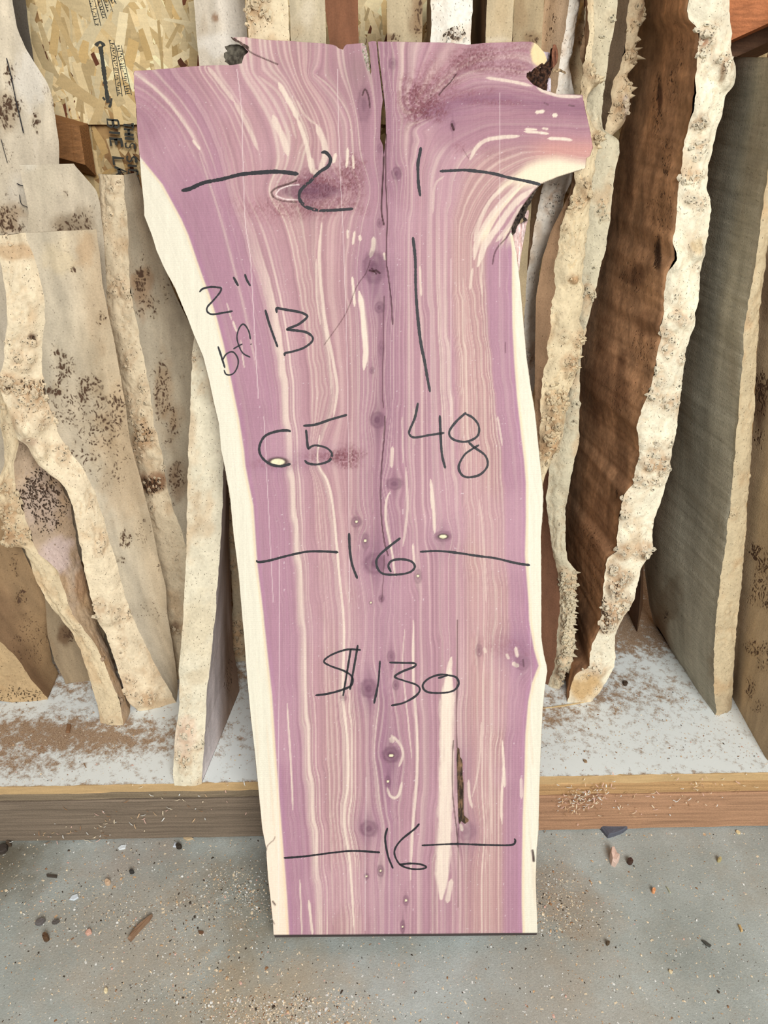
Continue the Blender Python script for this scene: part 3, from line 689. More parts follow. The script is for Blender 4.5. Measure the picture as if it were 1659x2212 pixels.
board('burl_board', 'dark brown slab with a tan edge at the far bottom left of the rack',
  [(38.4, [(-140, 1200), (-110, 1380), (-60, 1480), (-20, 1512), (40, 1519)]), (None, [(-150, 1120), (-80, 1290), (0, 1385), (36, 1419), (65, 1466), (90, 1495), (105, 1511)]),
   (41.0, [(-30, 1060), (20, 1130), (50, 1190), (80, 1255), (101, 1303), (103, 1375), (113, 1430), (126, 1453), (120, 1478)])],
  [dict(k='live', c=(190, 162, 122), bulge=.05, amp=.4, scatter=2, pores=[(40, 1500, 60, 18, .5)], n='sawn_edge'), dict(k='saw', c=(140, 110, 80), c2=(166, 136, 100), streak=(84, 58, 38), pores=[(30, 1220, 14, 30, .6), (45, 1290, 14, 24, .9), (65, 1370, 50, 60, .4)])],
  lean=8, ztop=19.5, seed=19, thick=.4)
board('burl_board', 'grey-brown slab with a dark burl eye, low behind the crooked front slab',
  [(40.2, [(85, 1180), (98, 1303), (103, 1375), (119, 1430), (137, 1466), (152, 1504)]), (40.6, [(240, 1180), (235, 1300), (222, 1400), (201, 1489)])],
  [dict(k='saw', c=(158, 138, 110), streak=(130, 104, 76), pores=[(145, 1370, 16, 24, 1.0)], spots=[(145, 1372, 20, 26, (96, 70, 48), .8)])],
  lean=10, ztop=14, seed=20, thick=1.2)

# ---- row behind the top of the cedar slab
YS = [-80, 0, 150, 600, 1100]
def row(label, xl, xr, c, dl=40.6, dr=None, **k):
    f = dict(k=k.pop('k', 'saw'), c=c); f.update(k.pop('f', {}))
    ln_ = k.pop('lean', 10); th = k.pop('thick', 2.2)
    return board(k.pop('name', 'burl_board'), label, [(dl, vert(*xl, YS, lean=ln_)), (dr or dl, vert(*xr, YS, lean=ln_))], [f], lean=ln_, ztop=48.3, thick=th, dz=.16, **k)
row('pale curly-grained board with one small knot, leftmost behind the cedar slab top', (427, 100), (529, 0), (216, 204, 184), seed=21, dl=46, lean=7, thick=1.2,
    f=dict(streak=(236, 230, 220), spots=[(466, 40, 10, 12, (140, 100, 66), .8), (440, 60, 12, 30, (190, 172, 146), .5), (480, 95, 50, 30, (236, 230, 218), .6)], c2=(186, 172, 150), drift=(.75, 1.0)))
row('cream burl-edged board with brown pits, second behind the cedar slab top', (532, 0), (622, 0), (228, 212, 178), k='live', seed=22,
    f=dict(bulge=.15, scatter=4, b=[(548, 30, 26, 34, 18), (562, 8, 30, 12, 10), (582, 45, 8, 8, 2)], spots=[(550, 25, 34, 26, (168, 132, 90), .4)]))
row('plain smooth tan board just left of the red-brown lumber piece', (625, 0), (702, 0), (202, 188, 158), seed=23, f=dict(spots=[(665, 20, 20, 40, (218, 206, 182), .5), (640, 70, 20, 20, (184, 164, 130), .5)]), name='wood_board')
board('lumber_offcut', 'red-brown sawn lumber piece standing behind the cedar slab top',
  [(40.2, [(699, -80), (700, 0), (706, 50), (712, 94), (722, 160), (740, 600), (745, 1100)]), (40.2, [(772, -80), (773, 0), (775, 91), (777, 160), (785, 600), (787, 1100)])],
  [dict(k='saw', c=(132, 88, 62), streak=(156, 108, 80), wave=.01, n='sawn_face', m=M_LUMBERV)], lean=11, ztop=48.3, cat='lumber', seed=24, thick=2.4, back=(110, 70, 48))
row('tan-grey board with dark smudges on its right edge, behind the crack in the cedar slab', (836, 0), (913, 0), (186, 170, 138), seed=26,
    f=dict(pores=[(905, 20, 12, 60, .8), (850, 80, 14, 10, .9)], spots=[(900, 30, 22, 70, (130, 100, 70), .55), (842, 82, 16, 12, (110, 80, 56), .6)]))
board('burl_board', 'bright white burl-edged board behind the cedar slab top',
  [(42.2, vert(923, 0, YS)), (41.2, vert(932, 0, YS)), (41.2, vert(1020, 0, YS))],
  [dict(k='saw', c=(200, 176, 140), n='side_face'), dict(k='live', c=(240, 236, 222), bulge=.12, amp=.6, scatter=4, b=[(980, 80, 24, 18, 12)], pores=[(980, 78, 24, 18, .9)], spots=[(985, 80, 26, 18, (186, 150, 112), .4)])], lean=10, ztop=48.3, seed=27, dz=.16)
board('burl_board', 'tan board with a dark brown receding side, right of the bright white board',
  [(44.5, vert(1020, 0, YS)), (40.8, vert(1052, 0, YS)), (40.8, vert(1110, 0, YS))],
  [dict(k='saw', c=(96, 74, 54), n='side_face'), dict(k='saw', c=(196, 178, 144), streak=(208, 192, 160), spots=[(1085, 30, 20, 50, (182, 160, 124), .5), (1080, 85, 30, 10, (220, 208, 184), .5)])], lean=10, ztop=48.3, seed=28, dz=.16)
row('darker tan spalted board behind the right shoulder of the cedar slab', (1112, 0), (1176, 0), (178, 158, 124), dl=41.2, seed=29,
    f=dict(pores=[(1150, 85, 20, 12, .7)], spots=[(1125, 30, 20, 40, (150, 124, 90), .5), (1155, 82, 24, 16, (134, 104, 74), .5)]))
board('burl_board', 'board with smooth tan face and bright bone-white curved live edge, right of the cedar slab',
  [(43.6, [(1177, -60), (1176, 0), (1168, 95), (1160, 200), (1154, 300), (1146, 400), (1136, 500), (1124, 609), (1116, 700), (1110, 1000)]),
   (42.6, [(1233, -60), (1230, 0), (1222, 60), (1214, 100), (1205, 170), (1200, 220), (1190, 300), (1174, 400), (1153, 498), (1132, 644), (1131, 697), (1134, 749), (1135, 850), (1130, 1000)]),
   (43.0, [(1262, -60), (1255, 0), (1243, 60), (1236, 105), (1229, 140), (1235, 180), (1242, 215), (1250, 350), (1237, 390), (1222, 417), (1214, 460), (1212, 508), (1196, 522), (1180, 538), (1171, 557), (1165, 592), (1166, 662), (1173, 704), (1178, 732), (1174, 777), (1164, 812), (1150, 850), (1148, 1000)])],
  [dict(k='saw', c=(204, 172, 136), streak=(214, 186, 154), c2=(208, 180, 148), pores=[(1190, 40, 10, 50, .5), (1178, 90, 6, 40, .5)]),
   dict(k='live', c=(238, 230, 216), bulge=.25, amp=.7, scatter=4, b=[(1206, 430, 14, 20, 8), (1186, 440, 10, 24, 6), (1142, 770, 10, 12, 8), (1160, 770, 12, 18, 5)], knobs=[(1200, 505, 20, 14, .4)], spots=[(1205, 505, 16, 22, (226, 190, 160), .5), (1192, 470, 8, 30, (170, 136, 104), .4), (1168, 700, 10, 80, (226, 200, 172), .4)])],
  lean=10, ztop=48.3, seed=30, thick=1.0)
board('burl_board', 'dirty tan live-edge board with rounded knob at its top, beside the bone-white edge',
  [(44.2, [(1235, -60), (1246, 0), (1236, 60), (1225, 130), (1225, 210), (1225, 300), (1205, 600), (1190, 1000)]),
   (43.8, [(1280, -60), (1284, 5), (1283, 30), (1277, 48), (1268, 62), (1269, 90), (1264, 120), (1258, 160), (1252, 210), (1246, 300), (1225, 600), (1205, 1000)])],
  [dict(k='live', c=(206, 184, 146), bulge=.2, amp=.9, scatter=6, knobs=[(1268, 28, 15, 20, .6)], spots=[(1262, 28, 16, 22, (232, 206, 164), .7), (1258, 80, 12, 44, (140, 102, 70), .6), (1240, 160, 10, 30, (168, 132, 96), .5)], b=[(1262, 90, 6, 26, 6)])],
  lean=11.3, ztop=48.3, seed=31, thick=.8)
board('burl_board', 'narrow cream burl slab with horn-like knobs, reaching down beside the cedar branch stub',
  [(39.2, [(1268, -60), (1262, 100), (1250, 300), (1230, 420), (1190, 500), (1172, 557), (1158, 640), (1156, 750), (1155, 850), (1150, 1000), (1150, 1100)]),
   (38.8, [(1270, -60), (1270, 60), (1264, 120), (1258, 160), (1252, 205), (1250, 300), (1240, 400), (1213, 487), (1204, 522), (1198, 609), (1192, 679), (1185, 732), (1179, 784), (1171, 854), (1165, 923), (1160, 1050)]),
   (39.0, [(1276, -60), (1276, 60), (1268, 110), (1268, 138), (1276, 152), (1280, 164), (1292, 170), (1293, 178), (1280, 192), (1270, 206), (1268, 230), (1276, 262), (1290, 286), (1296, 294), (1290, 306), (1296, 319), (1290, 330), (1287, 338), (1278, 407), (1272, 470), (1263, 522), (1260, 609), (1253, 679), (1258, 735), (1251, 766), (1247, 801), (1223, 854), (1221, 896), (1214, 941), (1207, 965), (1195, 986), (1174, 1039), (1165, 1080)])],
  [dict(k='saw', c=(168, 134, 102), n='side_face', streak=(140, 106, 80)),
   dict(k='live', c=(220, 202, 166), bulge=.3, amp=1.1, scatter=16, jag=.1, b=[(1240, 435, 14, 16, 6), (1260, 420, 16, 20, 10), (1237, 600, 8, 8, 1), (1250, 730, 10, 16, 8), (1235, 790, 18, 22, 18), (1205, 860, 30, 30, 30), (1190, 910, 20, 30, 20), (1190, 950, 20, 20, 16), (1175, 990, 14, 24, 10), (1275, 160, 12, 14, 6), (1285, 300, 12, 14, 6)],
        spikes=SPK([(1272,140,1,.3,8),(1290,168,1,.2,10),(1292,176,1,0,9),(1292,290,1,.1,9),(1294,300,1,0,8),(1292,318,1,-.1,8),(1256,735,1,.4,9),(1252,770,1,.3,9),(1248,795,1,.2,8)], (1200, 850, 24, 26, 22), (1188, 930, 18, 40, 16)), knobs=[(1237, 600, 9, 11, .45), (1282, 176, 12, 12, .4), (1288, 296, 10, 12, .35)], spots=[(1236, 603, 10, 10, (176, 130, 84), .6), (1200, 870, 26, 40, (198, 170, 130), .4)])],
  lean=12.5, ztop=48.3, seed=32, thick=.3, jag=.09)
board('burl_board', 'flat pale greenish-grey board with spiky lower edge, left of the brown slab',
  [(40.9, [(1262, -60), (1262, 130), (1262, 300), (1262, 400), (1250, 520), (1230, 700), (1200, 870), (1175, 958), (1160, 1050), (1160, 1200), (1155, 1300), (1150, 1490)]),
   (40.1, [(1264, -60), (1264, 130), (1264, 300), (1265, 400), (1255, 520), (1250, 609), (1240, 700), (1235, 800), (1215, 870), (1205, 958), (1185, 1011), (1180, 1080), (1183, 1122), (1196, 1202), (1209, 1253), (1210, 1303), (1203, 1376), (1198, 1441), (1182, 1484), (1172, 1500)]),
   (39.7, [(1335, -60), (1334, 0), (1322, 80), (1308, 160), (1298, 240), (1300, 282), (1338, 300), (1336, 340), (1330, 369), (1320, 454), (1305, 547), (1289, 609), (1275, 679), (1258, 732), (1252, 784), (1251, 958), (1240, 993), (1222, 1098), (1221, 1158), (1225, 1209), (1248, 1236), (1243, 1242), (1247, 1262), (1240, 1270), (1248, 1282), (1241, 1290), (1246, 1306), (1239, 1318), (1243, 1339), (1238, 1350), (1243, 1375), (1237, 1385), (1243, 1404), (1236, 1415), (1240, 1438), (1226, 1446), (1218, 1462), (1207, 1493)])],
  [dict(k='saw', c=(126, 88, 66), n='side_face', streak=(96, 64, 46)),
   dict(k='live', c=(206, 196, 168), bulge=.12, amp=.7, scatter=8, ds=.13, b=[(1325, 40, 8, 10, 3), (1300, 440, 6, 8, 3), (1300, 460, 10, 20, 6), (1275, 635, 16, 10, 10), (1228, 1260, 20, 30, 30), (1230, 1310, 16, 40, 40), (1228, 1370, 16, 40, 30), (1222, 1430, 18, 26, 30), (1215, 1470, 14, 14, 14)],
        spikes=SPK([(1240,1236,1,.35,16),(1236,1246,1,.1,12),(1238,1262,1,.05,13),(1238,1275,1,0,14),(1240,1290,1,.1,12),(1238,1305,1,-.1,12),(1238,1318,1,0,13),(1237,1330,1,.1,12),(1238,1345,1,0,11),(1238,1360,1,-.1,12),(1238,1378,1,0,10),(1238,1398,1,-.1,12),(1236,1415,1,-.2,12),(1238,1432,1,-.1,13),(1224,1445,.6,-.8,12),(1215,1460,.5,-.8,10),(1205,1475,.4,-.9,10)], (1228, 1330, 16, 90, 60)), spots=[(1235, 1350, 26, 130, (230, 212, 178), .8), (1210, 1450, 14, 14, (110, 76, 54), .5), (1300, 460, 12, 20, (160, 140, 110), .5), (1300, 60, 40, 120, (206, 192, 160), .5)])],
  lean=12.5, ztop=48.3, seed=33, thick=.6, jag=.05)
board('burl_board', 'thin thorny burl-edged board squeezed left of the brown slab top',
  [(42.6, [(1330, -60), (1328, 0), (1316, 80), (1302, 160), (1292, 250), (1286, 313), (1280, 345), (1268, 600), (1236, 784), (1230, 958), (1200, 1098), (1190, 1400)]),
   (41.8, [(1360, -60), (1359, 0), (1352, 60), (1345, 130), (1322, 190), (1313, 260), (1302, 300), (1293, 330), (1273, 600), (1240, 784), (1234, 958), (1205, 1098), (1195, 1400)]),
   (42.2, [(1395, -60), (1393, 0), (1386, 40), (1378, 80), (1369, 106), (1373, 112), (1368, 118), (1381, 128), (1374, 134), (1358, 146), (1356, 165), (1367, 192), (1360, 198), (1366, 210), (1356, 216), (1354, 250), (1343, 275), (1320, 294), (1306, 330), (1278, 600), (1244, 784), (1238, 958), (1210, 1098), (1200, 1400)])],
  [dict(k='saw', c=(124, 104, 82)), dict(k='live', c=(206, 186, 152), bulge=.25, amp=1.2, scatter=10, b=[(1375, 30, 14, 30, 8), (1360, 120, 18, 18, 8), (1345, 205, 16, 40, 14), (1330, 240, 14, 20, 8)], spikes=SPK([(1368,108,1,.1,14),(1376,126,1,-.2,16),(1366,192,1,.2,10),(1362,206,1,0,9),(1384,45,1,.3,8)], (1362, 110, 12, 60, 8)), spots=[(1378, 25, 12, 30, (150, 112, 80), .5), (1345, 230, 10, 24, (210, 206, 200), .5)])],
  lean=12.6, ztop=48.3, seed=34, thick=.5, jag=.09)
# the great brown slab with its bright burl edge
board('burl_board', 'great brown slab with a bright cream knobbly burl edge, right of the cedar slab',
  [(46.5, [(1370, -60), (1366, 60), (1348, 250), (1322, 369), (1308, 454), (1292, 547), (1276, 609), (1258, 700), (1243, 784), (1238, 958), (1228, 1000), (1212, 1098), (1214, 1200), (1216, 1300), (1216, 1400)]),
   (None, [(1492, -60), (1489, 0), (1487, 47), (1508, 56), (1510, 80), (1506, 109), (1497, 219), (1487, 266), (1472, 338), (1468, 400), (1459, 487), (1453, 525), (1460, 550), (1440, 599), (1432, 679), (1420, 766), (1405, 836), (1387, 882), (1375, 923), (1380, 976), (1366, 1045), (1343, 1075), (1337, 1122), (1331, 1191), (1312, 1206), (1304, 1267), (1297, 1357), (1276, 1394), (1272, 1444), (1243, 1452), (1232, 1490), (1225, 1517)]),
   (38.6, [(1577, -60), (1575, 0), (1578, 55), (1582, 75), (1579, 100), (1583, 120), (1590, 148), (1587, 180), (1580, 194), (1568, 202), (1556, 260), (1531, 353), (1528, 419), (1536, 429), (1533, 488), (1522, 544), (1515, 567), (1508, 644), (1499, 703), (1478, 777), (1471, 836), (1462, 916), (1450, 976), (1445, 1021), (1437, 1050), (1409, 1140), (1408, 1184), (1384, 1231), (1370, 1296), (1352, 1325), (1330, 1361), (1328, 1441), (1308, 1477), (1292, 1500), (1277, 1516)])],
  [dict(k='saw', c=(142, 112, 86), c2=(204, 156, 116), drift=(.1, .6), streak=(180, 134, 94), n='brown_face', ds=.12, m=M_BROWN, wave=.25, mott=.55,
        pores=[(1420, 230, 12, 60, .7), (1440, 345, 14, 60, .8), (1470, 110, 14, 60, .5), (1450, 180, 16, 50, .5), (1430, 460, 30, 60, .5), (1420, 550, 8, 40, .9), (1370, 600, 40, 60, .35), (1395, 760, 30, 50, .45), (1340, 850, 50, 60, .3), (1270, 1180, 30, 60, .4), (1290, 1260, 30, 70, .4), (1330, 1065, 6, 18, 1.0)],
        spots=[(1425, 215, 7, 60, (78, 48, 34), .8), (1424, 550, 8, 44, (52, 32, 22), .95), (1362, 360, 14, 130, (84, 56, 38), .5), (1372, 595, 34, 26, (88, 56, 36), .6), (1340, 950, 18, 200, (92, 62, 42), .5), (1310, 820, 60, 120, (118, 78, 52), .4), (1400, 60, 60, 100, (120, 92, 66), .5), (1480, 300, 24, 160, (184, 140, 98), .4), (1290, 1150, 40, 80, (166, 120, 86), .5), (1250, 1380, 30, 80, (84, 56, 40), .6), (1400, 700, 30, 40, (104, 68, 44), .5)]),
   dict(k='live', c=(236, 226, 200), bulge=.22, scatter=12, amp=.95, ds=.11,
        b=[(1530, 60, 24, 26, 8), (1520, 85, 18, 24, 8), (1515, 120, 12, 20, 6), (1560, 130, 18, 30, 8), (1505, 265, 16, 14, 12), (1505, 320, 20, 30, 8), (1495, 385, 30, 14, 14), (1500, 440, 26, 18, 8), (1462, 690, 20, 14, 10), (1440, 740, 14, 30, 12), (1470, 770, 10, 12, 4), (1420, 810, 10, 20, 8), (1445, 865, 22, 18, 14), (1410, 850, 12, 10, 6), (1440, 950, 16, 12, 4), (1400, 990, 20, 20, 14), (1430, 1005, 20, 16, 22), (1395, 1040, 30, 16, 20), (1350, 1080, 14, 12, 4), (1350, 1110, 12, 12, 6), (1390, 1190, 20, 12, 14), (1345, 1185, 16, 10, 6), (1325, 1230, 14, 14, 12), (1350, 1240, 20, 20, 14), (1330, 1270, 20, 20, 20), (1345, 1300, 16, 16, 18), (1315, 1320, 22, 20, 24), (1305, 1345, 20, 14, 14), (1290, 1440, 20, 14, 5)],
        knobs=[(1565, 160, 20, 36, .55), (1530, 10, 40, 40, .2), (1497, 215, 30, 40, .25), (1500, 540, 16, 22, .35), (1455, 560, 14, 26, .3), (1450, 700, 22, 16, .25)],
        pores=[(1303, 1335, 20, 40, .9), (1325, 1270, 20, 30, .5), (1505, 266, 12, 12, .9), (1300, 1300, 8, 40, .7)],
        spots=[(1550, 165, 6, 30, (130, 96, 62), .8), (1518, 90, 8, 10, (170, 110, 80), .6), (1505, 318, 10, 8, (200, 160, 116), .5), (1500, 380, 30, 10, (190, 152, 110), .4), (1300, 1345, 16, 24, (150, 110, 74), .5), (1262, 1485, 36, 34, (200, 164, 112), .9), (1500, 530, 16, 20, (214, 186, 136), .5)])],
  lean=10.4, ztop=48.3, seed=35, thick=.4, jag=.06, side=(120, 84, 58))
board('wood_board', 'wide rough grey sawn slab with a thin tan live edge, right side of the rack',
  [(46.5, [(1530, 60), (1500, 300), (1450, 500), (1415, 800), (1410, 1000), (1392, 1100), (1392, 1224), (1402, 1303), (1412, 1345), (1424, 1366)]),
   (None, [(1700, 100), (1680, 250), (1652, 407), (1642, 487), (1631, 574), (1617, 644), (1607, 714), (1603, 801), (1593, 906), (1586, 993), (1579, 1080), (1570, 1158), (1554, 1267), (1543, 1394), (1541, 1484), (1547, 1545)]),
   (None, [(1750, 60), (1720, 300), (1690, 450), (1660, 522), (1652, 574), (1640, 662), (1635, 766), (1628, 900), (1621, 1011), (1615, 1080), (1613, 1140), (1601, 1267), (1590, 1376), (1583, 1484), (1579, 1531)])],
  [dict(k='saw', c=(140, 122, 100), c2=(190, 182, 160), drift=(.05, .55), streak=(160, 144, 120), m=M_ROUGH, wave=.25, n='rough_grey_face', pores=[(1440, 1330, 6, 12, .9)], spots=[(1425, 1360, 26, 50, (118, 88, 60), .6), (1450, 1290, 30, 60, (120, 98, 72), .5), (1560, 1440, 40, 40, (150, 128, 98), .4)]),
   dict(k='live', c=(200, 182, 148), bulge=.15, amp=.8, scatter=2, spots=[(1605, 700, 20, 20, (190, 150, 110), .3), (1560, 1520, 30, 30, (160, 140, 112), .5)])],
  lean=8, ztop=43.2, seed=36, thick=.5)
board('burl_board', 'brown-speckled wide slab at the right frame edge, nearest on the panel',
  [(38.9, [(1745, -60), (1700, 300), (1662, 500), (1648, 600), (1638, 700), (1633, 800), (1628, 900), (1619, 1011), (1613, 1100), (1611, 1140), (1599, 1267), (1588, 1376), (1583, 1484), (1582, 1526)]), (33.4, [(1900, -60), (1850, 600), (1760, 1300), (1659, 1640)]), (31.5, [(2150, -60), (2000, 700), (1850, 1400), (1730, 1750)])],
  [dict(k='saw', c=(190, 164, 130), streak=(206, 182, 148), ds=.2, pores=[(1645, 860, 20, 60, 1.0), (1640, 950, 16, 30, .6), (1635, 1190, 20, 24, 1.0), (1650, 1210, 18, 30, .9), (1640, 1270, 24, 50, .8), (1625, 1400, 22, 20, .8), (1650, 1420, 24, 40, .7), (1620, 1490, 16, 30, .8), (1640, 1520, 16, 24, .7)],
        spots=[(1650, 620, 30, 120, (96, 68, 48), .6), (1640, 870, 24, 60, (98, 66, 44), .7), (1640, 1250, 40, 120, (172, 148, 116), .5), (1640, 1100, 30, 90, (184, 160, 124), .5)]),
   dict(k='saw', c=(156, 130, 98), ds=.3)],
  lean=8, ztop=46, seed=37, thick=1.5)
board('wood_board', 'small dark brown board deep in the gap between brown slab and grey slab',
  [(50, [(1325, 1150), (1335, 1260), (1356, 1340)]), (None, [(1388, 1150), (1382, 1300), (1376, 1366)]), (49, [(1391, 1150), (1389, 1300), (1387, 1340)])],
  [dict(k='saw', c=(110, 84, 66)), dict(k='saw', c=(120, 96, 76))], lean=6, ztop=19, seed=38, thick=1)
# red-brown beam behind the top right and ledger block at left
def beam(name, label, corners, d, depth, c, cat='beam', mat=M_LUMBER):
    """corners px: left-top, right-top, right-bottom, left-bottom on the upright plane at distance d=(left, right)"""
    P = []
    for i, (x, y) in enumerate(corners):
        dd = d[0] if i in (0, 3) else d[1]
        X, Y, Z = on_lean(x, y, dd, 0.0); P.append(np.array([float(X), float(Y), float(Z)]))
    n = 30; A = []
    for t in np.linspace(0, 1, n):
        tp = P[0] * (1 - t) + P[1] * t; bt = P[3] * (1 - t) + P[2] * t; j = (noise2(t * 14, 1.0, 3) - .5) * .06
        A += [bt + [0, j, 0], tp + [0, j, 0], tp + [0, depth, 0], bt + [0, depth, -0.9]]
    V = np.array(A); Q = []
    for i in range(n - 1):
        for k in range(4): a = i * 4 + k; b2 = i * 4 + (k + 1) % 4; Q.append((a, a + 4, b2 + 4, b2))
    o = mesh_obj(name, V, Q, mat, None, np.tile(lin(c), (len(V), 1)), smooth=False, ngons=[[0, 1, 2, 3], [4 * n - 1, 4 * n - 2, 4 * n - 3, 4 * n - 4]])
    return tag(o, label, cat, kind='thing')
beam('beam', 'orange-brown rough beam crossing behind the brown slab in the top right corner', [(1560, -94), (1900, -240), (1900, -60), (1560, 96)], (47.3, 46), 3.5, (184, 116, 76))
beam('beam', 'dark strip standing for the shaded underside of the orange-brown beam, top right', [(1560, 101), (1900, -54), (1900, -20), (1560, 137)], (48.6, 47.6), 2.0, (92, 66, 48))  # the beam's shaded underside, added as a dark piece of its own
beam('ledger_block', 'brown lumber block on the wall, between the top left board and the strand board', [(96, 251), (171, 272), (184, 356), (96, 332)], (53.6, 54.2), 1.7, (150, 106, 66), 'lumber')
# ------------------------------------------------------------------ the cedar slab
SL = math.radians(25.0)
DF = 24.8; ZF = 0.85                            # front bottom edge: distance and height
nS = np.array([0, -math.cos(SL), math.sin(SL)])
def slab_plane(px, py, off=0.0):
    """pixel -> point on the cedar face, raised off inches towards the viewer"""
    dx, dy, dz = ray(px, py)
    c = -DF * math.cos(SL) + (ZF) * math.sin(SL)          # n.p of the face
    k = (c - HC * nS[2]) / (dy * nS[1] + dz * nS[2])
    return dx * k + nS[0] * off, dy * k + nS[1] * off, HC + dz * k + nS[2] * off

OUT = [(291,153),(330,151),(375,147),(405,144),(440,142),(470,141),(500,141),(522,137),(527,121),(537,112),(528,103),(516,92),(505,81),(528,80),(552,84),(575,86),(604,88),(633,89),(668,92),(700,94),(724,98),(732,105),(741,107),(745,99),(749,96),(771,94),(785,93),(792,104),(792,118),(796,140),(800,162),(802,155),(800,128),(797,101),(795,91),(803,89),(812.6,89.5),
 (815,112),(817,135),(819.5,155),(822,175),(827,216),(824,236),(822,270),(821,300),(827,314),(829,340),(831.5,317),(834,287),(833,243),(829,202),(824,162),(818.6,118),(816,89.5),
 (830,90),(860,90),(893,91),(926,91.5),(977,93),(1008,97),(1046,93),(1093,91.5),(1125,90),(1146,90),(1155,93),(1162,98),(1176,114),(1182,130),(1173,143),(1160,152),(1148,154),(1138,158),(1137,167),(1145,176),(1152,183),(1173,193.6),(1205,204),(1231,204),(1258,205.5),(1264,239),(1271,265),(1276,292),(1280,318),(1274,337),(1266,342),(1264,363),(1255,367),(1231,374),(1205,382),(1178,395),(1168,398),(1152,414),(1136,435),(1125,451),(1115,469),(1105,491),(1105,505),
 (1107,508),(1115,545),(1123,611),(1130,691),(1137,771),(1146,837),(1155,889),(1164,976),(1173,1063),(1172,1104),(1168,1158),(1169,1267),(1169,1376),(1174,1412),(1180,1436),(1182,1450),(1180,1462),(1176,1491),(1172,1531),(1169,1593),(1166,1665),(1164,1737),(1163,1792),(1159,1835),(1157,1902),(1160,1986),(1161,2014),(1159,2020),
 (1000,2021.5),(800,2023),(594,2025),(591,2018),(590,1996),(586,1955),(579,1893),(575,1832),(567,1791),(559,1709),(551,1627),(542.5,1553),(534,1463),(528,1381),(524,1338),(516,1241),(505,1156),(497,1072),(486,1009),(478,973),(473,915),(462.5,871),(452,821),(439,770),(419,723),(405,686),(378,621.5),(354.5,578),(338,540.5),(329,510),(312,466),(311,439),(305.5,388),(302,338),(297,287),(295,236),(290,189),(289,158)]
XL = np.array([(302,338),(324,365),(351,398),(371,435),(391.6,473),(407,508),(425,561),(439,601),(452,635),(469,689),(483,743),(496,804),(506,854),(516.5,905),(527,973),(530,1006),(540,1057),(547.5,1093),(556,1220),(569,1325),(571,1348),(579,1422),(588,1504),(596,1627),(604,1729),(612,1832),(620,1934),(625,2025)], float)
XR = np.array([(1102,505),(1106,545),(1106,625),(1107,704),(1111,784),(1117,860),(1125,935),(1132,993),(1136,1042),(1136,1127),(1134,1199),(1142,1304),(1143,1340),(1153,1401),(1163.5,1438),(1149,1475),(1141,1516),(1135,1586),(1133,1668),(1129,1770),(1127,1893),(1127,1955),(1129,2025)], float)
BC = np.array([(1012,560),(1019,530),(1040,477),(1066,430),(1077,398),(1093,382),(1115,366),(1138,347),(1165,335.5),(1200,330),(1231,335),(1268,341)], float)

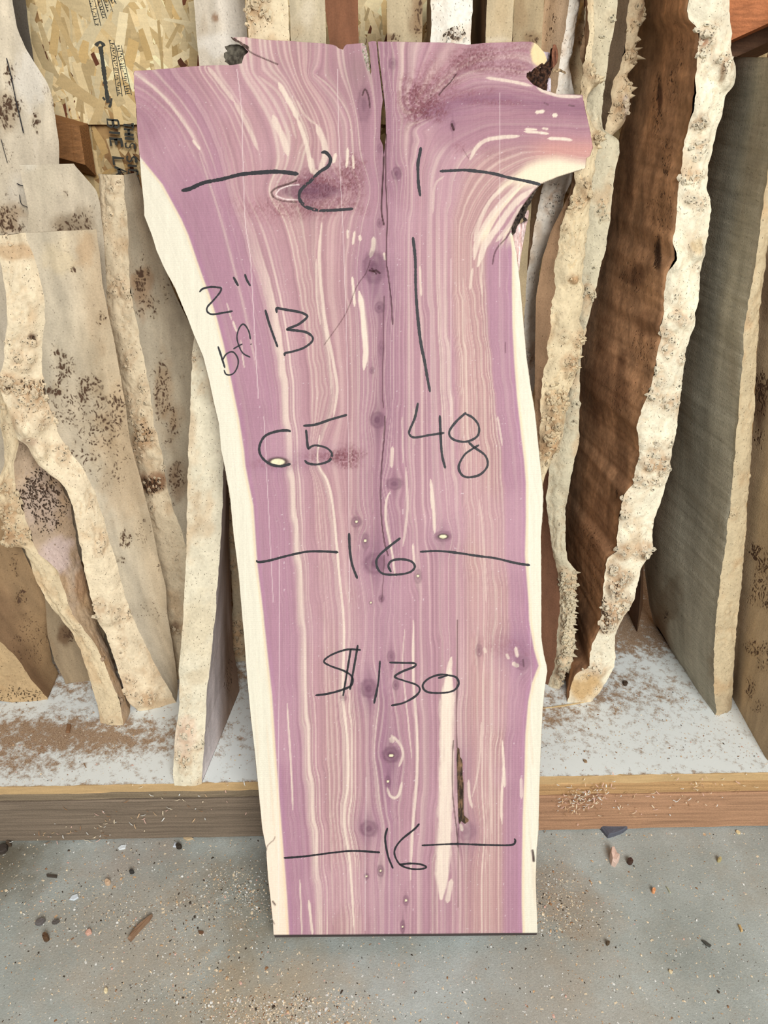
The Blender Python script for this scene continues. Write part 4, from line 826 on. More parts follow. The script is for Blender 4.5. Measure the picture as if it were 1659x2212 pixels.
# contours of the grain: (value, points)
LN = [(-270, [tuple(p) for p in XL] ), (-270, [(302,338),(296,290),(291,250)]),
 (-225, [(293,160),(330,190),(371,230),(405,277),(429,321),(452,380),(470,440),(485,500),(500,560),(520,640),(540,720),(555,800),(575,900),(585,1000),(600,1100),(608,1250),(615,1400),(620,1537),(627,1627),(633,1750),(651,1955),(655,2025)]),
 (-190, [(380,146),(420,190),(449,240),(475,300),(496,370),(515,440),(536,500),(551,555),(568,598),(583,656),(594,714),(608,801),(614,859),(620,950),(632,1100),(645,1250),(652,1400),(660,1600),(675,1800),(690,2025)]),
 (-160, [(449,145),(473,175),(506,219),(523,250),(545,294),(560,340),(572,390),(580,440),(600,500),(615,560),(630,650),(645,750),(655,850),(660,950),(668,1050),(675,1200),(685,1350),(690,1500),(700,1700),(712,1850),(720,2025)]),
 (-125, [(555,150),(603,179),(620,209),(643,257),(660,310),(672,350),(640,470),(658,540),(668,620),(680,700),(690,780),(700,850),(690,900),(678,970),(690,1050),(706,1150),(712,1300),(715,1500),(722,1700),(725,1850),(740,2025)][:5]),
 (-125, [(636,470),(655,540),(668,620),(680,700),(690,780),(700,850)]),
 (-95, [(696,482),(690,540),(692,598),(701,685),(718,772),(728,840),(720,903),(695,958),(687,1000),(708,1042),(720,1102),(733,1241),(742,1333),(743,1401),(741,1504),(750,1594),(752,1688),(745,1742),(745,1791),(756,1865),(766,2025)]),
 (-60, [(677,159),(714,189),(744,230),(758,270),(761,337),(764,450),(761,600),(764,700),(768,850),(768,1050),(775,1250),(770,1400),(772,1600),(778,1800),(785,2025)]),
 (0, [(826,95),(830,300),(828,500),(830,700),(826,900),(824,1100),(826,1300),(826,1500),(838,1700),(846,1850),(850,2025)]),
 (45, [(850,90),(855,200),(862,300),(868,420),(862,600),(860,840),(852,950),(858,1100),(862,1300),(864,1500),(876,1650),(872,1800),(870,2025)]),
 (60, [(908,292),(892,331),(885,420),(880,504),(878,680),(877,840),(876,1009),(880,1093),(885,1200),(893,1340),(893,1463),(901,1586),(901,1668),(895,1750),(889,1832),(889,2025)]),
 (85, [(1268,239),(1125,239),(1046,247),(979,255),(940,268),(908,292)]),
 (95, [(1270,257),(1059,262),(1019,270),(979,286),(947,302),(929,331),(921,371),(917,450),(920,600),(925,760),(928,900),(925,1000),(930,1100),(940,1200),(945,1340),(948,1500),(948,1700),(935,1900),(935,2025)]),
 (140, [(1276,310),(1178,297),(1099,292),(1059,297),(1019,318),(992,345),(974,398),(968,504),(965,650),(975,800),(985,1000),(990,1200),(988,1400),(985,1600),(985,2025)]),
 (190, [(1266,341),(1205,326),(1152,323),(1099,334),(1059,353),(1030,384),(1003,437),(988,504),(991,600),(997,680),(1005,800),(1012,1000),(1025,1200),(1030,1400),(1030,1600),(1030,2025)]),
 (240, [(1258,355),(1178,358),(1125,384),(1072,430),(1040,477),(1019,530),(1025,620),(1045,760),(1055,900),(1065,1100),(1075,1300),(1068,1500),(1065,1700),(1065,2025)]),
 (290, [(1160,400),(1150,414),(1125,445),(1088,504),(1065,555),(1062,650),(1070,800),(1095,1000),(1105,1200),(1118,1380),(1134,1440),(1115,1500),(1100,1700),(1098,2025)]),
 (330, [tuple(p) for p in XR]),
 (30, [(1258,225),(1160,216),(1060,205),(980,222),(930,238),(900,250)]),
 (70, [(1175,195),(1130,180),(1050,170),(1000,182),(950,205),(912,238)]),
 (120, [(1150,150),(1080,140),(1010,150),(950,190),(915,225)]),
 (90, [(1120,92),(1040,110),(980,140),(930,190),(905,225)]),
 (80, [(960,92),(930,140),(905,190),(890,225)]),
 (20, [(838,92),(842,200),(845,300)]), (62, [(890,92),(885,150),(880,200)])]
def solve_u():
    x0, y0, x1, y1 = 270, 60, 1300, 2050
    U = None
    for step, it in ((64, 300), (32, 250), (16, 250), (8, 220)):
        nx = (x1 - x0) // step + 2; ny = (y1 - y0) // step + 2
        fix = np.zeros((ny, nx), bool); val = np.zeros((ny, nx)); cnt = np.zeros((ny, nx))
        for v, pts in LN:
            p = smooth_line(pts, step * .4); i = np.clip(np.round((p[:, 1] - y0) / step).astype(int), 0, ny - 1); j = np.clip(np.round((p[:, 0] - x0) / step).astype(int), 0, nx - 1)
            np.add.at(val, (i, j), v); np.add.at(cnt, (i, j), 1)
        fix = cnt > 0; val[fix] /= cnt[fix]
        if U is None: U = np.full((ny, nx), 0.0) + (np.arange(nx)[None] * step + x0 - 830) * .9
        else:
            yi = np.arange(ny) * step / pstep; xi = np.arange(nx) * step / pstep
            a = np.clip(yi.astype(int), 0, U.shape[0] - 2); b = np.clip(xi.astype(int), 0, U.shape[1] - 2)
            fy = np.clip(yi - a, 0, 1)[:, None]; fx = np.clip(xi - b, 0, 1)[None]
            U = (U[a][:, b] * (1 - fx) + U[a][:, b + 1] * fx) * (1 - fy) + (U[a + 1][:, b] * (1 - fx) + U[a + 1][:, b + 1] * fx) * fy
        pstep = step
        for _ in range(it):
            U[fix] = val[fix]; P = np.pad(U, 1, mode='edge')
            N = (P[:-2, 1:-1] + P[2:, 1:-1]) * .5 * 1.0 + (P[1:-1, :-2] + P[1:-1, 2:]) * .5 * 1.0
            U = np.where(fix, val, N * .5)
    for _ in range(2):
        P = np.pad(U, 1, mode='edge'); U = (P[:-2, 1:-1] + P[2:, 1:-1] + P[1:-1, :-2] + P[1:-1, 2:] + 4 * U) / 8
    return U, x0, y0, 8
UG, UX, UY, US = solve_u()
def u_at(x, y):
    a = (y - UY) / US; b = (x - UX) / US
    i = np.clip(a.astype(int), 1, UG.shape[0] - 3); j = np.clip(b.astype(int), 1, UG.shape[1] - 3); fa = a - i; fb = b - j
    def cub(p0, p1, p2, p3, t): return p1 + .5 * t * (p2 - p0 + t * (2 * p0 - 5 * p1 + 4 * p2 - p3 + t * (3 * (p1 - p2) + p3 - p0)))
    r = [cub(*[UG[i + di, j + dj] for dj in (-1, 0, 1, 2)], fb) for di in (-1, 0, 1, 2)]
    return cub(*r, fa)

KN = [(808,578,26,40,.9),(820,664,12,14,.8),(824,752,7,18,.5),(804,800,6,9,.7),(815,907,17,20,.9),(852,1045,20,15,.8),(770,1127,13,13,.8),(789,1168,9,20,.7),(810,1217,26,26,.8),
 (824,1293,7,9,.8),(801,1302,4,5,.7),(845,1418,10,14,.6),(797,1487,19,23,.85),(855,1480,8,13,.8),(845,1630,20,20,1.0),(838,1688,7,16,.8),(797,1790,20,20,.85),(822,1881,8,15,.9),(792,1893,6,8,.9),(877,1945,7,13,.8),(870,2002,6,16,.9),
 (903,1245,9,18,.7),(848,137,10,14,.6),(857,375,12,16,.8),(787,225,16,44,.6),(978,273,6,14,.8),(820,482,7,12,.7),(822,320,7,12,.5),(957,1158,19,13,.8),(1128,1432,18,18,.55),(1035,1405,8,16,.6),(1006,1795,22,24,.5),(742,1507,8,8,.6)]
ROUGH = [(690,395,80,34,-.1,.95),(765,385,30,60,.0,.75),(700,440,110,26,.05,.6),(570,455,90,34,.15,.35),(905,225,36,60,.4,.85),(960,180,80,26,-.6,.55),(1040,120,70,34,-.2,.55),(1110,125,50,40,0,.45),(1140,100,36,22,0,.4),
 (755,985,40,26,-.1,.85),(700,985,60,16,0,.6),(600,1003,60,16,0,.45),(990,318,20,14,0,.4),(1060,330,50,20,.3,.25),(1090,1400,70,26,.1,.35),(350,260,60,60,0,.12),(940,240,40,26,0,.8),(1085,150,60,22,.1,.6),(1010,130,60,30,-.4,.6),(880,205,26,50,0,.6),(640,455,80,20,.1,.5),(930,160,50,40,-.7,.4),(350,210,60,50,0,.1),(1000,205,90,12,-.15,.5),(1070,222,90,9,.05,.5)]
W_ = [([(602,179),(619,209),(633,235),(643,257)],12,.9),([(643,257),(655,290),(664,321),(672,372)],10,.8),([(590,250),(600,275),(612,300),(622,335)],16,.75),([(684,270),(700,310),(702,340),(690,366)],14,.75),([(670,340),(676,370),(690,372)],14,.7),([(725,332),(720,352)],8,.9),([(751,320),(750,345),(748,362)],6,.9),([(762,335),(764,365)],5,.9),
 ([(449,145),(473,175),(506,219)],10,.55),([(506,219),(523,250),(545,294),(557,324)],9,.55),([(293,160),(335,192),(371,230),(405,277),(424,310)],6,.55),([(417,303),(432,323)],6,.95),
 ([(695,482),(690,540),(692,598),(701,685),(718,772),(728,840),(720,903)],7,.75),([(683,560),(684,640),(692,700)],4,.5),([(690,940),(687,1000),(708,1042),(720,1102),(733,1241),(742,1333),(743,1401),(741,1504),(750,1594),(752,1688),(745,1742),(745,1791),(756,1865),(766,2025)],5.5,.85),
 ([(807,512),(806,535),(800,556)],10,1.),([(829,546),(832,562)],5,.9),([(761,598),(764,630),(766,662)],6,1.),([(776,630),(783,670),(787,720),(790,760),(786,798)],12,1.),([(750,497),(751,515)],5,.8),([(766,500),(762,528)],5,.95),([(777,508),(779,520)],7,.9),
 ([(1157,243),(1176,240)],8,1.),([(1194,249),(1204,249)],9,1.),([(1134,279),(1160,280)],5,1.),([(1133,284),(1160,286),(1185,289)],6,1.),([(1172,277),(1184,279)],5,.9),([(1184,299),(1215,300),(1236,303)],7,1.),
 ([(1015,345),(1030,318),(1050,303),(1080,297),(1122,294)],9,.8),([(1050,168),(1080,172),(1115,178),(1150,186)],7,.8),([(1160,189),(1175,197),(1210,207),(1256,209)],8,.85),
 ([(907,575),(908,600),(910,640)],5,.7),([(1021,580),(1018,600),(1015,625)],6,.6),([(1042,560),(1040,600),(1042,640)],4,.5),([(1075,900),(1080,930),(1085,962)],4,.6),([(930,1035),(934,1070),(937,1110),(939,1152)],7,.85),([(848,965),(846,1010)],7,.7),([(843,1062),(835,1080),(833,1120),(840,1160),(848,1200),(853,1245)],5,.75),([(892,1175),(896,1230)],5,.7),([(877,1010),(880,1090),(876,1140),(870,1180)],6,.55),
 ([(893,1340),(893,1463),(901,1586),(901,1668),(895,1750),(889,1832),(887,1900)],6,.75),([(874,1360),(870,1440),(880,1540),(890,1640)],3,.5),([(975,1420),(966,1470),(963,1530)],12,.8),([(972,1450),(966,1520),(965,1600),(963,1700),(961,1800),(957,1870),(953,1940)],34,.95),([(975,1900),(966,1950)],12,.7),
 ([(836,1700),(842,1718),(852,1724),(862,1716),(868,1690)],6,.75),([(845,1588),(858,1600),(868,1616),(870,1634),(862,1656)],6,.7),([(846,1592),(848,1604)],12,.7),([(1085,1600),(1088,1660),(1085,1700),(1083,1750),(1085,1780)],6,.8),([(1088,1655),(1090,1700)],8,.8),([(1126,1680),(1126,1725)],7,.75),([(620,1520),(627,1627),(633,1750)],4,.7),([(667,1945),(675,2020)],6,.85),([(648,1900),(652,2020)],3,.7),
 ([(1114,1398),(1118,1420)],8,.8),([(1107,1432),(1120,1440)],10,.85),([(1094,1412),(1099,1424)],6,.6),([(1045,1400),(1050,1410)],8,.5),([(1012,1685),(1014,1720),(1020,1745)],6,.7),([(490,655),(500,690)],3,.6),([(503,694),(511,716)],4.5,.85),([(523,765),(528,795)],3,.7),([(520,735),(524,760)],3,.5),
 ([(995,1780),(999,1795)],8,.9),([(930,1060),(933,1100)],4,.6),([(895,880),(896,960)],3,.3),([(680,160),(714,189),(744,230),(758,270),(763,337)],4,.4),([(430,330),(470,450),(500,560),(530,680),(555,800)],5,.3),([(700,1300),(705,1500),(712,1700),(720,2000)],4,.3),([(640,1100),(655,1300),(665,1600),(690,2000)],5,.3),([(1035,1080),(1043,1150),(1050,1300)],5,.35),([(1000,600),(1006,800),(1012,1000)],8,.22),
 ([(1152,408),(1112,440),(1074,492),(1048,530),(1032,575)],15,.8),([(1122,398),(1082,440),(1052,480),(1032,520),(1024,560)],13,.7),([(1092,402),(1062,430),(1040,470),(1024,520)],9,.6),([(1128,442),(1098,490),(1072,522)],9,.6),([(960,380),(940,400),(935,460)],5,.4),([(868,900),(871,1000)],3,.5),([(700,700),(712,780),(716,850)],4,.4),([(1040,1560),(1036,1640),(1028,1690),(1020,1720)],4,.45),([(1062,1400),(1060,1600),(1062,1800)],4,.35),([(640,215),(660,250),(684,270)],5,.45),([(560,165),(600,200),(625,250),(640,300)],6,.35)]
DARKL = [([(829,338),(828,365),(824,450),(829,485)],2.6,.95),([(834,290),(833,380),(836,470),(834,560),(838,590),(845,650),(848,700)],1.8,.85),([(829,640),(828,720),(826,840),(828,880)],1.6,.6),([(831,900),(830,940),(825,1000),(822,1060),(824,1120),(830,1170),(838,1200)],1.7,.8),([(830,1200),(826,1280),(824,1300)],1.5,.5),
 ([(988,1340),(987,1480),(986,1560),(987,1615)],2.2,.65),([(979,1600),(977,1650),(978,1720),(985,1780),(989,1830)],2.0,.7),([(989,1790),(990,1840),(989,1960)],1.6,.5),([(800,562),(790,590),(770,620),(745,680),(700,745)],1.4,.5),([(798,584),(806,586),(812,584),(820,590)],3.0,.9),([(803,580),(813,592)],2.2,.8),([(783,205),(788,192),(795,205),(799,232)],2.6,.8),([(535,108),(545,115),(560,122),(600,139)],2.2,.8),
 ([(738,1800),(740,1860)],1.2,.0),([(1168,398),(1152,414),(1136,435),(1115,469),(1105,491),(1095,512),(1078,530),(1068,548),(1064,570)],2.6,.65),([(1168,398),(1200,385),(1231,375),(1256,367)],2.4,.9),([(948,205),(958,192),(972,178),(985,160)],2.4,.75),([(976,268),(980,280)],4.0,.95),([(1000,322),(1012,342)],1.2,.4),([(720,520),(700,560)],1.,.0),([(833,1430),(848,1370),(856,1368)],1.0,.0),
 ([(1092,740),(1092,762)],1.4,.5),([(540,1828),(545,1822)],1,.0),([(575,1838),(578,1826),(590,1816),(594,1808)],2.0,.55),([(589,1948),(594,1955)],4,.8),([(589,1990),(592,1996)],3,.6),([(1150,1838),(1152,1850),(1153,1860)],5.5,.95),([(1229,227),(1240,229)],3,.5),([(1176,222),(1184,226)],3,.4),([(743,100),(722,98)],2,.3),
 ([(590,425),(586,415),(598,405),(620,398),(640,390)],3.5,.8),([(590,425),(605,433),(640,437)],3.,.6),([(1130,1425),(1131,1440)],3,.5),([(700,310),(700,310.5)],1,.0)]
LIGHTL = [([(596,420),(604,409),(625,401),(645,399)],2.4,.7),([(597,423),(615,430),(645,432)],2.4,.7),([(512,150),(522,240),(524,330),(530,480),(541,560),(549,700),(558,860)],1.3,.5),([(729,150),(732,300),(740,480),(746,640),(752,900),(755,1300)],1.2,.45),([(603,1200),(603,1400),(602,1700),(602,2010)],1.2,.4),([(790,1680),(789,2010)],1.2,.4),([(570,900),(590,1300)],1.2,.4),([(1143,900),(1150,1900)],1.,.3),([(974,560),(974,900)],1.1,.4),([(1080,200),(1080,620)],1.0,.35),([(870,1100),(870,1110)],2,.4)]

def near_line(col_or_none, X, Y, pts, w):
    """distance to a polyline, evaluated only near it -> (index, distance / half width)"""
    p = smooth_line(pts, 6.0); pad = w * 1.6 + 4
    m = np.nonzero((X > p[:, 0].min() - pad) & (X < p[:, 0].max() + pad) & (Y > p[:, 1].min() - pad) & (Y < p[:, 1].max() + pad))[0]
    if not len(m): return m, None, None
    x = X[m]; y = Y[m]; best = np.full(len(m), 1e9); tt = np.zeros(len(m)); L = 0
    seg = np.hypot(*(p[1:] - p[:-1]).T); tot = seg.sum() + 1e-6
    for k in range(len(p) - 1):
        sel = np.nonzero((y > min(p[k, 1], p[k + 1, 1]) - pad) & (y < max(p[k, 1], p[k + 1, 1]) + pad))[0]
        if len(sel):
            dx, dy = p[k + 1] - p[k]; q = dx * dx + dy * dy + 1e-9
            t = np.clip(((x[sel] - p[k, 0]) * dx + (y[sel] - p[k, 1]) * dy) / q, 0, 1)
            d = np.hypot(x[sel] - p[k, 0] - t * dx, y[sel] - p[k, 1] - t * dy)
            b = d < best[sel]; s2 = sel[b]; best[s2] = d[b]; tt[s2] = (L + t[b] * seg[k]) / tot
        L += seg[k]
    return m, best, tt

SAPC = lin((227, 220, 200)); CREAMC = lin((234, 216, 198)); PURP = lin((148, 106, 126)); LAV = lin((174, 131, 147)); PINK = lin((181, 141, 146)); TANP = lin((192, 154, 142)); DARKP = lin((104, 66, 86)); REDP = lin((128, 76, 84))
def slab_colour(X, Y):
    n = len(X); disp = np.zeros(n)
    x = X.copy(); y = Y.copy()
    ring = np.zeros(n); kd = np.zeros(n)
    for cx, cy, rx, ry, a in KN + [(668, 413, 66, 19, .8)]:
        m = np.nonzero((np.abs(X - cx) < rx * 3.5) & (np.abs(Y - cy) < ry * 5))[0]
        if not len(m): continue
        dx = X[m] - cx; dy = Y[m] - cy; r2 = (dx / rx) ** 2 + (dy / (ry * 1.7)) ** 2
        x[m] = x[m] - dx * np.exp(-r2 * .55) * .85                    # grain flows round the knot
        r = np.sqrt((dx / rx) ** 2 + (dy / ry) ** 2) * (1 + .25 * (fbm(X[m] / 6, Y[m] / 6, int(cx)) - .5))
        k = (1 - sstep(.55, 1.25, r)) * a; tail = np.exp(-(dx / (rx * .35)) ** 2 - (dy / (ry * 2.0)) ** 2) * .55 * a
        kd[m] = np.maximum(kd[m], np.maximum(k * (.8 + .2 * np.sin(r * 9)), tail)); disp[m] += .008 * k * np.sin(r * 11)
    u = u_at(x, y)
    ur = u + 4.0 * (fbm(X / 160, Y / 160, 3) - .5) + 2.2 * (fbm(X / 50, Y / 180, 2) - .5)
    n1 = noise2(ur / 2.3, Y / 900, 11); n2 = noise2(ur / 4.6, Y / 800, 12); n3 = noise2(ur / 17.0, Y / 900, 13); n4 = noise2(ur / 45.0, Y / 1200 + 5, 14)
    stripes = np.clip((n2 - .63) * 3.4, 0, 1) * (.35 + .9 * n4) + np.clip((n1 - .58) * 3.2, 0, 1) * .85 * (.3 + n3)
    lines = np.clip((.36 - n1) * 2.4, 0, 1)
    mid = np.maximum(sstep(-215, -180, u), .7 * (1 - sstep(300, 420, Y)) * (X < 700)) * (1 - sstep(258, 285, u))
    core = np.exp(-((u - 5) / 42) ** 2)
    base = mix(np.broadcast_to(LAV, (n, 3)), PINK, mid * (.35 + .6 * n3))
    base = mix(base, TANP, mid * sstep(130, 190, u) * .5)
    base = mix(base, TANP, mid * sstep(-200, -120, u) * (1 - sstep(-90, -40, u)) * .28)
    base = mix(base, PURP, np.clip(core * .62, 0, 1))
    base = mix(base, CREAMC, np.clip(stripes * (.10 + .44 * mid) * (1 - core * .55) * (1 - .6 * sstep(900, 980, X) * (1 - sstep(300, 345, Y))), 0, .65))
    base = mix(base, lin((146, 104, 118)), lines * (.22 + .30 * mid)); n0 = noise2(ur / 1.35, Y / 1500, 15); base = base * (1 + (.12 + .10 * mid) * (n0 - .5))[:, None]
    base = base * (0.95 + 0.10 * fbm(X / 60, Y / 90, 31))[:, None]
    base = mix(base, lin((196, 156, 166)), .35 * sstep(.5, .8, fbm(X / 120, Y / 160, 32)))
    # branch: darker, wine coloured upper right
    br = sstep(900, 980, X) * (1 - sstep(300, 345, Y)) * sstep(165, 200, Y)
    base = mix(base, lin((154, 106, 124)), br * .45); ax = np.interp(X, [900, 980, 1060, 1160, 1260], [245, 222, 212, 226, 236]); base = mix(base, lin((136, 92, 114)), np.exp(-((Y - ax) / 17) ** 2) * sstep(905, 925, X) * (X < 1290) * (.35 + .4 * noise2(X / 60, Y / 6, 77)))
    base = mix(base, lin((206, 150, 140)), sstep(1120, 1200, X) * np.exp(-((Y - 325) / 26) ** 2) * .8)
    # sapwood inside the branch crotch
    yb = np.interp(X, BC[:, 0], BC[:, 1]); s = sstep(-4, 26, Y - yb) * sstep(1010, 1030, X) * (1 - sstep(500, 545, Y))
    streak = sstep(.42, .62, noise2(u / 10.0, Y / 300, 41) * .75 + noise2(u / 4, Y / 300, 42) * .25)
    hard = sstep(1085, 1125, X) * (1 - sstep(385, 430, Y - (X - 1100) * .0))
    base = mix(base, lin((240, 224, 196)), s * np.clip(np.maximum(hard, .95 * (1 - .8 * streak)), 0, 1))
    base = mix(base, lin((176, 132, 138)), s * streak * (1 - hard) * .55)
    # deep purple cove under it
    cove = np.exp(-((X - 1085) / 26) ** 2 - ((Y - 480) / 40) ** 2); base = mix(base, lin((170, 122, 140)), cove * .4)
    for cx, cy, rx, ry, a in [(1120, 1405, 55, 45, .45), (700, 400, 90, 40, .35), (600, 1003, 60, 18, .35), (690, 985, 60, 22, .35), (808, 600, 40, 70, .4), (960, 250, 60, 30, .3), (810, 1210, 40, 50, .3), (1000, 1660, 20, 60, .35), (1010, 1800, 30, 40, .35), (838, 1650, 34, 80, .25), (797, 1485, 34, 40, .3), (797, 1790, 34, 40, .3), (955, 1165, 30, 40, .25), (400, 620, 60, 140, .10)]:
        base = mix(base, lin((140, 100, 128)), a * np.exp(-((X - cx) / rx) ** 2 - ((Y - cy) / ry) ** 2))
    # torn, reddish rough grain
    rg = fbm(X / 3.2, Y / 3.6, 51, 2)
    for cx, cy, rx, ry, an, a in ROUGH:
        m = np.nonzero((np.abs(X - cx) < max(rx, ry) * 2) & (np.abs(Y - cy) < max(rx, ry) * 2))[0]
        dx = X[m] - cx; dy = Y[m] - cy; c, s_ = math.cos(an), math.sin(an)
        r = np.sqrt(((dx * c + dy * s_) / rx) ** 2 + ((-dx * s_ + dy * c) / ry) ** 2) + .9 * (fbm(X[m] / 20, Y[m] / 14, int(cx)) - .5)
        k = (1 - sstep(.3, 1.2, r)) * a
        base[m] = mix(base[m], REDP if a > .5 else lin((146, 94, 102)), k * np.clip(.30 + 1.8 * (rg[m] - .36), 0, 1))
        disp[m] += k * (rg[m] - .5) * .10
    # light and dark traced streaks
    for pts, w, a in W_:
        m, d, t = near_line(None, X, Y, pts, w)
        if not len(m): continue
        tap = np.clip(np.minimum(t, 1 - t) * 7 + .25, 0, 1); wob = 1 + .5 * (fbm(X[m] / 5, Y[m] / 22, 61) - .5)
        k = (1 - sstep(.55, 1.1, d / (w * .5 * tap * wob + .4))) * a * (.8 + .3 * noise2(X[m] / 2.5, Y[m] / 60, 62))
        base[m] = mix(base[m], CREAMC, np.clip(k, 0, 1))
    base = mix(base, DARKP, np.clip(kd * .95, 0, .92))
    # light centres of a few knots
    for cx, cy, rx, ry in [(957,1159,8,4),(600,998,15,7),(903,1244,3,2.5),(789,1168,3,3),(801,1302,2,2),(822,1881,2.5,2.5),(792,1893,2,2),(877,1945,2.5,2.5),(770,1127,2.5,2.5),(838,1688,2.5,2.5),(870,2002,2,2),(845,1632,5,3)]:
        r = np.sqrt(((X - cx) / rx) ** 2 + ((Y - cy) / ry) ** 2); m = r < 3
        base[m] = mix(base[m], lin((70, 56, 50)), (1 - sstep(1.2, 1.9, r[m])) * (.85 if rx > 6 else .4)); base[m] = mix(base[m], lin((236, 226, 190)), 1 - sstep(.8, 1.15, r[m]))
    base = base * .95
    # sapwood margins
    xl = np.interp(Y, XL[:, 1], XL[:, 0]); xr = np.interp(Y, XR[:, 1], XR[:, 0])
    sl = (1 - sstep(-2.5, 2.0, X - xl)) * (Y > 335); sr = sstep(-2.0, 2.5, X - xr) * (Y > 503)
    sap = np.clip(sl + sr, 0, 1)
    sc = np.broadcast_to(SAPC, (n, 3)) * (0.955 + 0.07 * noise2((X - xl) / 3.0, Y / 260, 71))[:, None]
    sc = mix(sc, lin((216, 184, 150)), .28 * sstep(.62, .85, noise2((X - xl) / 8, Y / 160, 72)) * sstep(1300, 1700, Y))
    sc = mix(sc, lin((246, 218, 196)), sstep(1650, 1850, Y) * (X < 700) * .55)
    base = mix(base, sc, sap)
    rim = np.exp(-((X - xl - 5) / 4) ** 2) * (Y > 350) + np.exp(-((X - xr + 5) / 4) ** 2) * (Y > 510)
    base = mix(base, lin((176, 126, 160)), np.clip(rim, 0, 1) * .3 * (1 - sap))
    base = mix(base, lin((228, 196, 150)), np.clip(np.exp(-((X - xl + 3) / 2.5) ** 2) * (Y > 350) + np.exp(-((X - xr - 3) / 3) ** 2) * (Y > 510), 0, 1) * .5 * sap)
    # upper right shoulder sapwood
    r = np.sqrt(((X - 1172) / 26) ** 2 + ((Y - 112) / 34) ** 2); m = (Y < 152)
    base = mix(base, lin((230, 208, 160)), (1 - sstep(.8, 1.15, r + .3 * (fbm(X / 8, Y / 8, 81) - .5))) * m)
    # grey stain by the split
    st = np.exp(-((X - 775) / 26) ** 2 - ((Y - 150) / 50) ** 2); base = mix(base, lin((140, 120, 110)), st * .35)
    # bandsaw marks
    tooth = np.sin(Y / 4.35 * 2 * math.pi + .9 * np.sin(X / 90)) * (.4 + .6 * fbm(X / 60, Y / 40, 91)); base = base * (1 + .035 * tooth)[:, None]
    disp += .0035 * tooth
    vt = (noise2(X / 2.2, Y / 600, 92) - .5); base = base * (1 + .07 * vt)[:, None]
    pk = noise2(X / 1.4, Y / 1.4, 93); base = base * (1 + .08 * (pk - .5))[:, None]
    base = mix(base, lin((244, 232, 232)), .45 * sstep(.955, .99, noise2(X / 3.1, Y / 3.3, 94)))
    base = mix(base, lin((62, 54, 52)), sstep(-1, 1, Y - (2019.3 - (X - 592) * .008)))  # contact shadow at the slab's foot, painted as a thin dark strip
    for pts, w, a in DARKL:
        if a <= 0: continue
        m, d, t = near_line(None, X, Y, pts, w)
        if len(m):
            k = (1 - sstep(.5, 1.2, d / (w * .5 + .35))) * a; base[m] = mix(base[m], lin((58, 36, 34)), k); disp[m] -= .04 * k
    for pts, w, a in LIGHTL:
        m, d, t = near_line(None, X, Y, pts, w)
        if len(m): base[m] = mix(base[m], lin((244, 226, 222)), (1 - sstep(.5, 1.2, d / (w * .5 + .35))) * a)
    return base, disp

def inside(poly, X, Y):
    c = np.zeros(X.shape, bool); n = len(poly)
    for i in range(n):
        x0, y0 = poly[i]; x1, y1 = poly[(i + 1) % n]
        if y0 == y1: continue
        m = (Y > min(y0, y1)) & (Y <= max(y0, y1))
        c[m] ^= (X[m] < (x1 - x0) * (Y[m] - y0) / (y1 - y0) + x0)
    return c

def grid_in(poly, step):
    P = np.array(poly, float); x0, y0 = P.min(0) - step; x1, y1 = P.max(0) + step
    gx = np.arange(x0, x1 + step, step); gy = np.arange(y0, y1 + step, step)
    cx, cy = np.meshgrid(gx[:-1] + step / 2, gy[:-1] + step / 2); ins = inside(poly, cx, cy)
    X, Y = np.meshgrid(gx, gy); nc = len(gx)
    i, j = np.nonzero(ins); a = i * nc + j; Q = np.stack([a + nc, a + nc + 1, a + 1, a], 1)
    used = np.zeros(X.size, bool); used[Q.ravel()] = True; idx = -np.ones(X.size, int); idx[used] = np.arange(used.sum())
    Q = idx[Q]; V = np.stack([X.ravel()[used], Y.ravel()[used]], 1)
    e = np.vstack([Q[:, [0, 1]], Q[:, [1, 2]], Q[:, [2, 3]], Q[:, [3, 0]]])
    key = e[:, 0].astype(np.int64) * len(V) + e[:, 1]; rev = e[:, 1].astype(np.int64) * len(V) + e[:, 0]
    be = e[~np.isin(key, rev)]
    bv = np.unique(be); A = P; B = np.roll(P, -1, 0)
    pts = V[bv]; best = np.full(len(bv), 1e9); snap = pts.copy()
    for k in range(len(A)):
        d = B[k] - A[k]; q = (d ** 2).sum() + 1e-9; t = np.clip(((pts - A[k]) @ d) / q, 0, 1); pr = A[k] + t[:, None] * d
        ds = np.hypot(*(pts - pr).T); m = ds < best; best[m] = ds[m]; snap[m] = pr[m]
    ok = best < step * 1.6; V[bv[ok]] = snap[ok]
    return V, Q, be

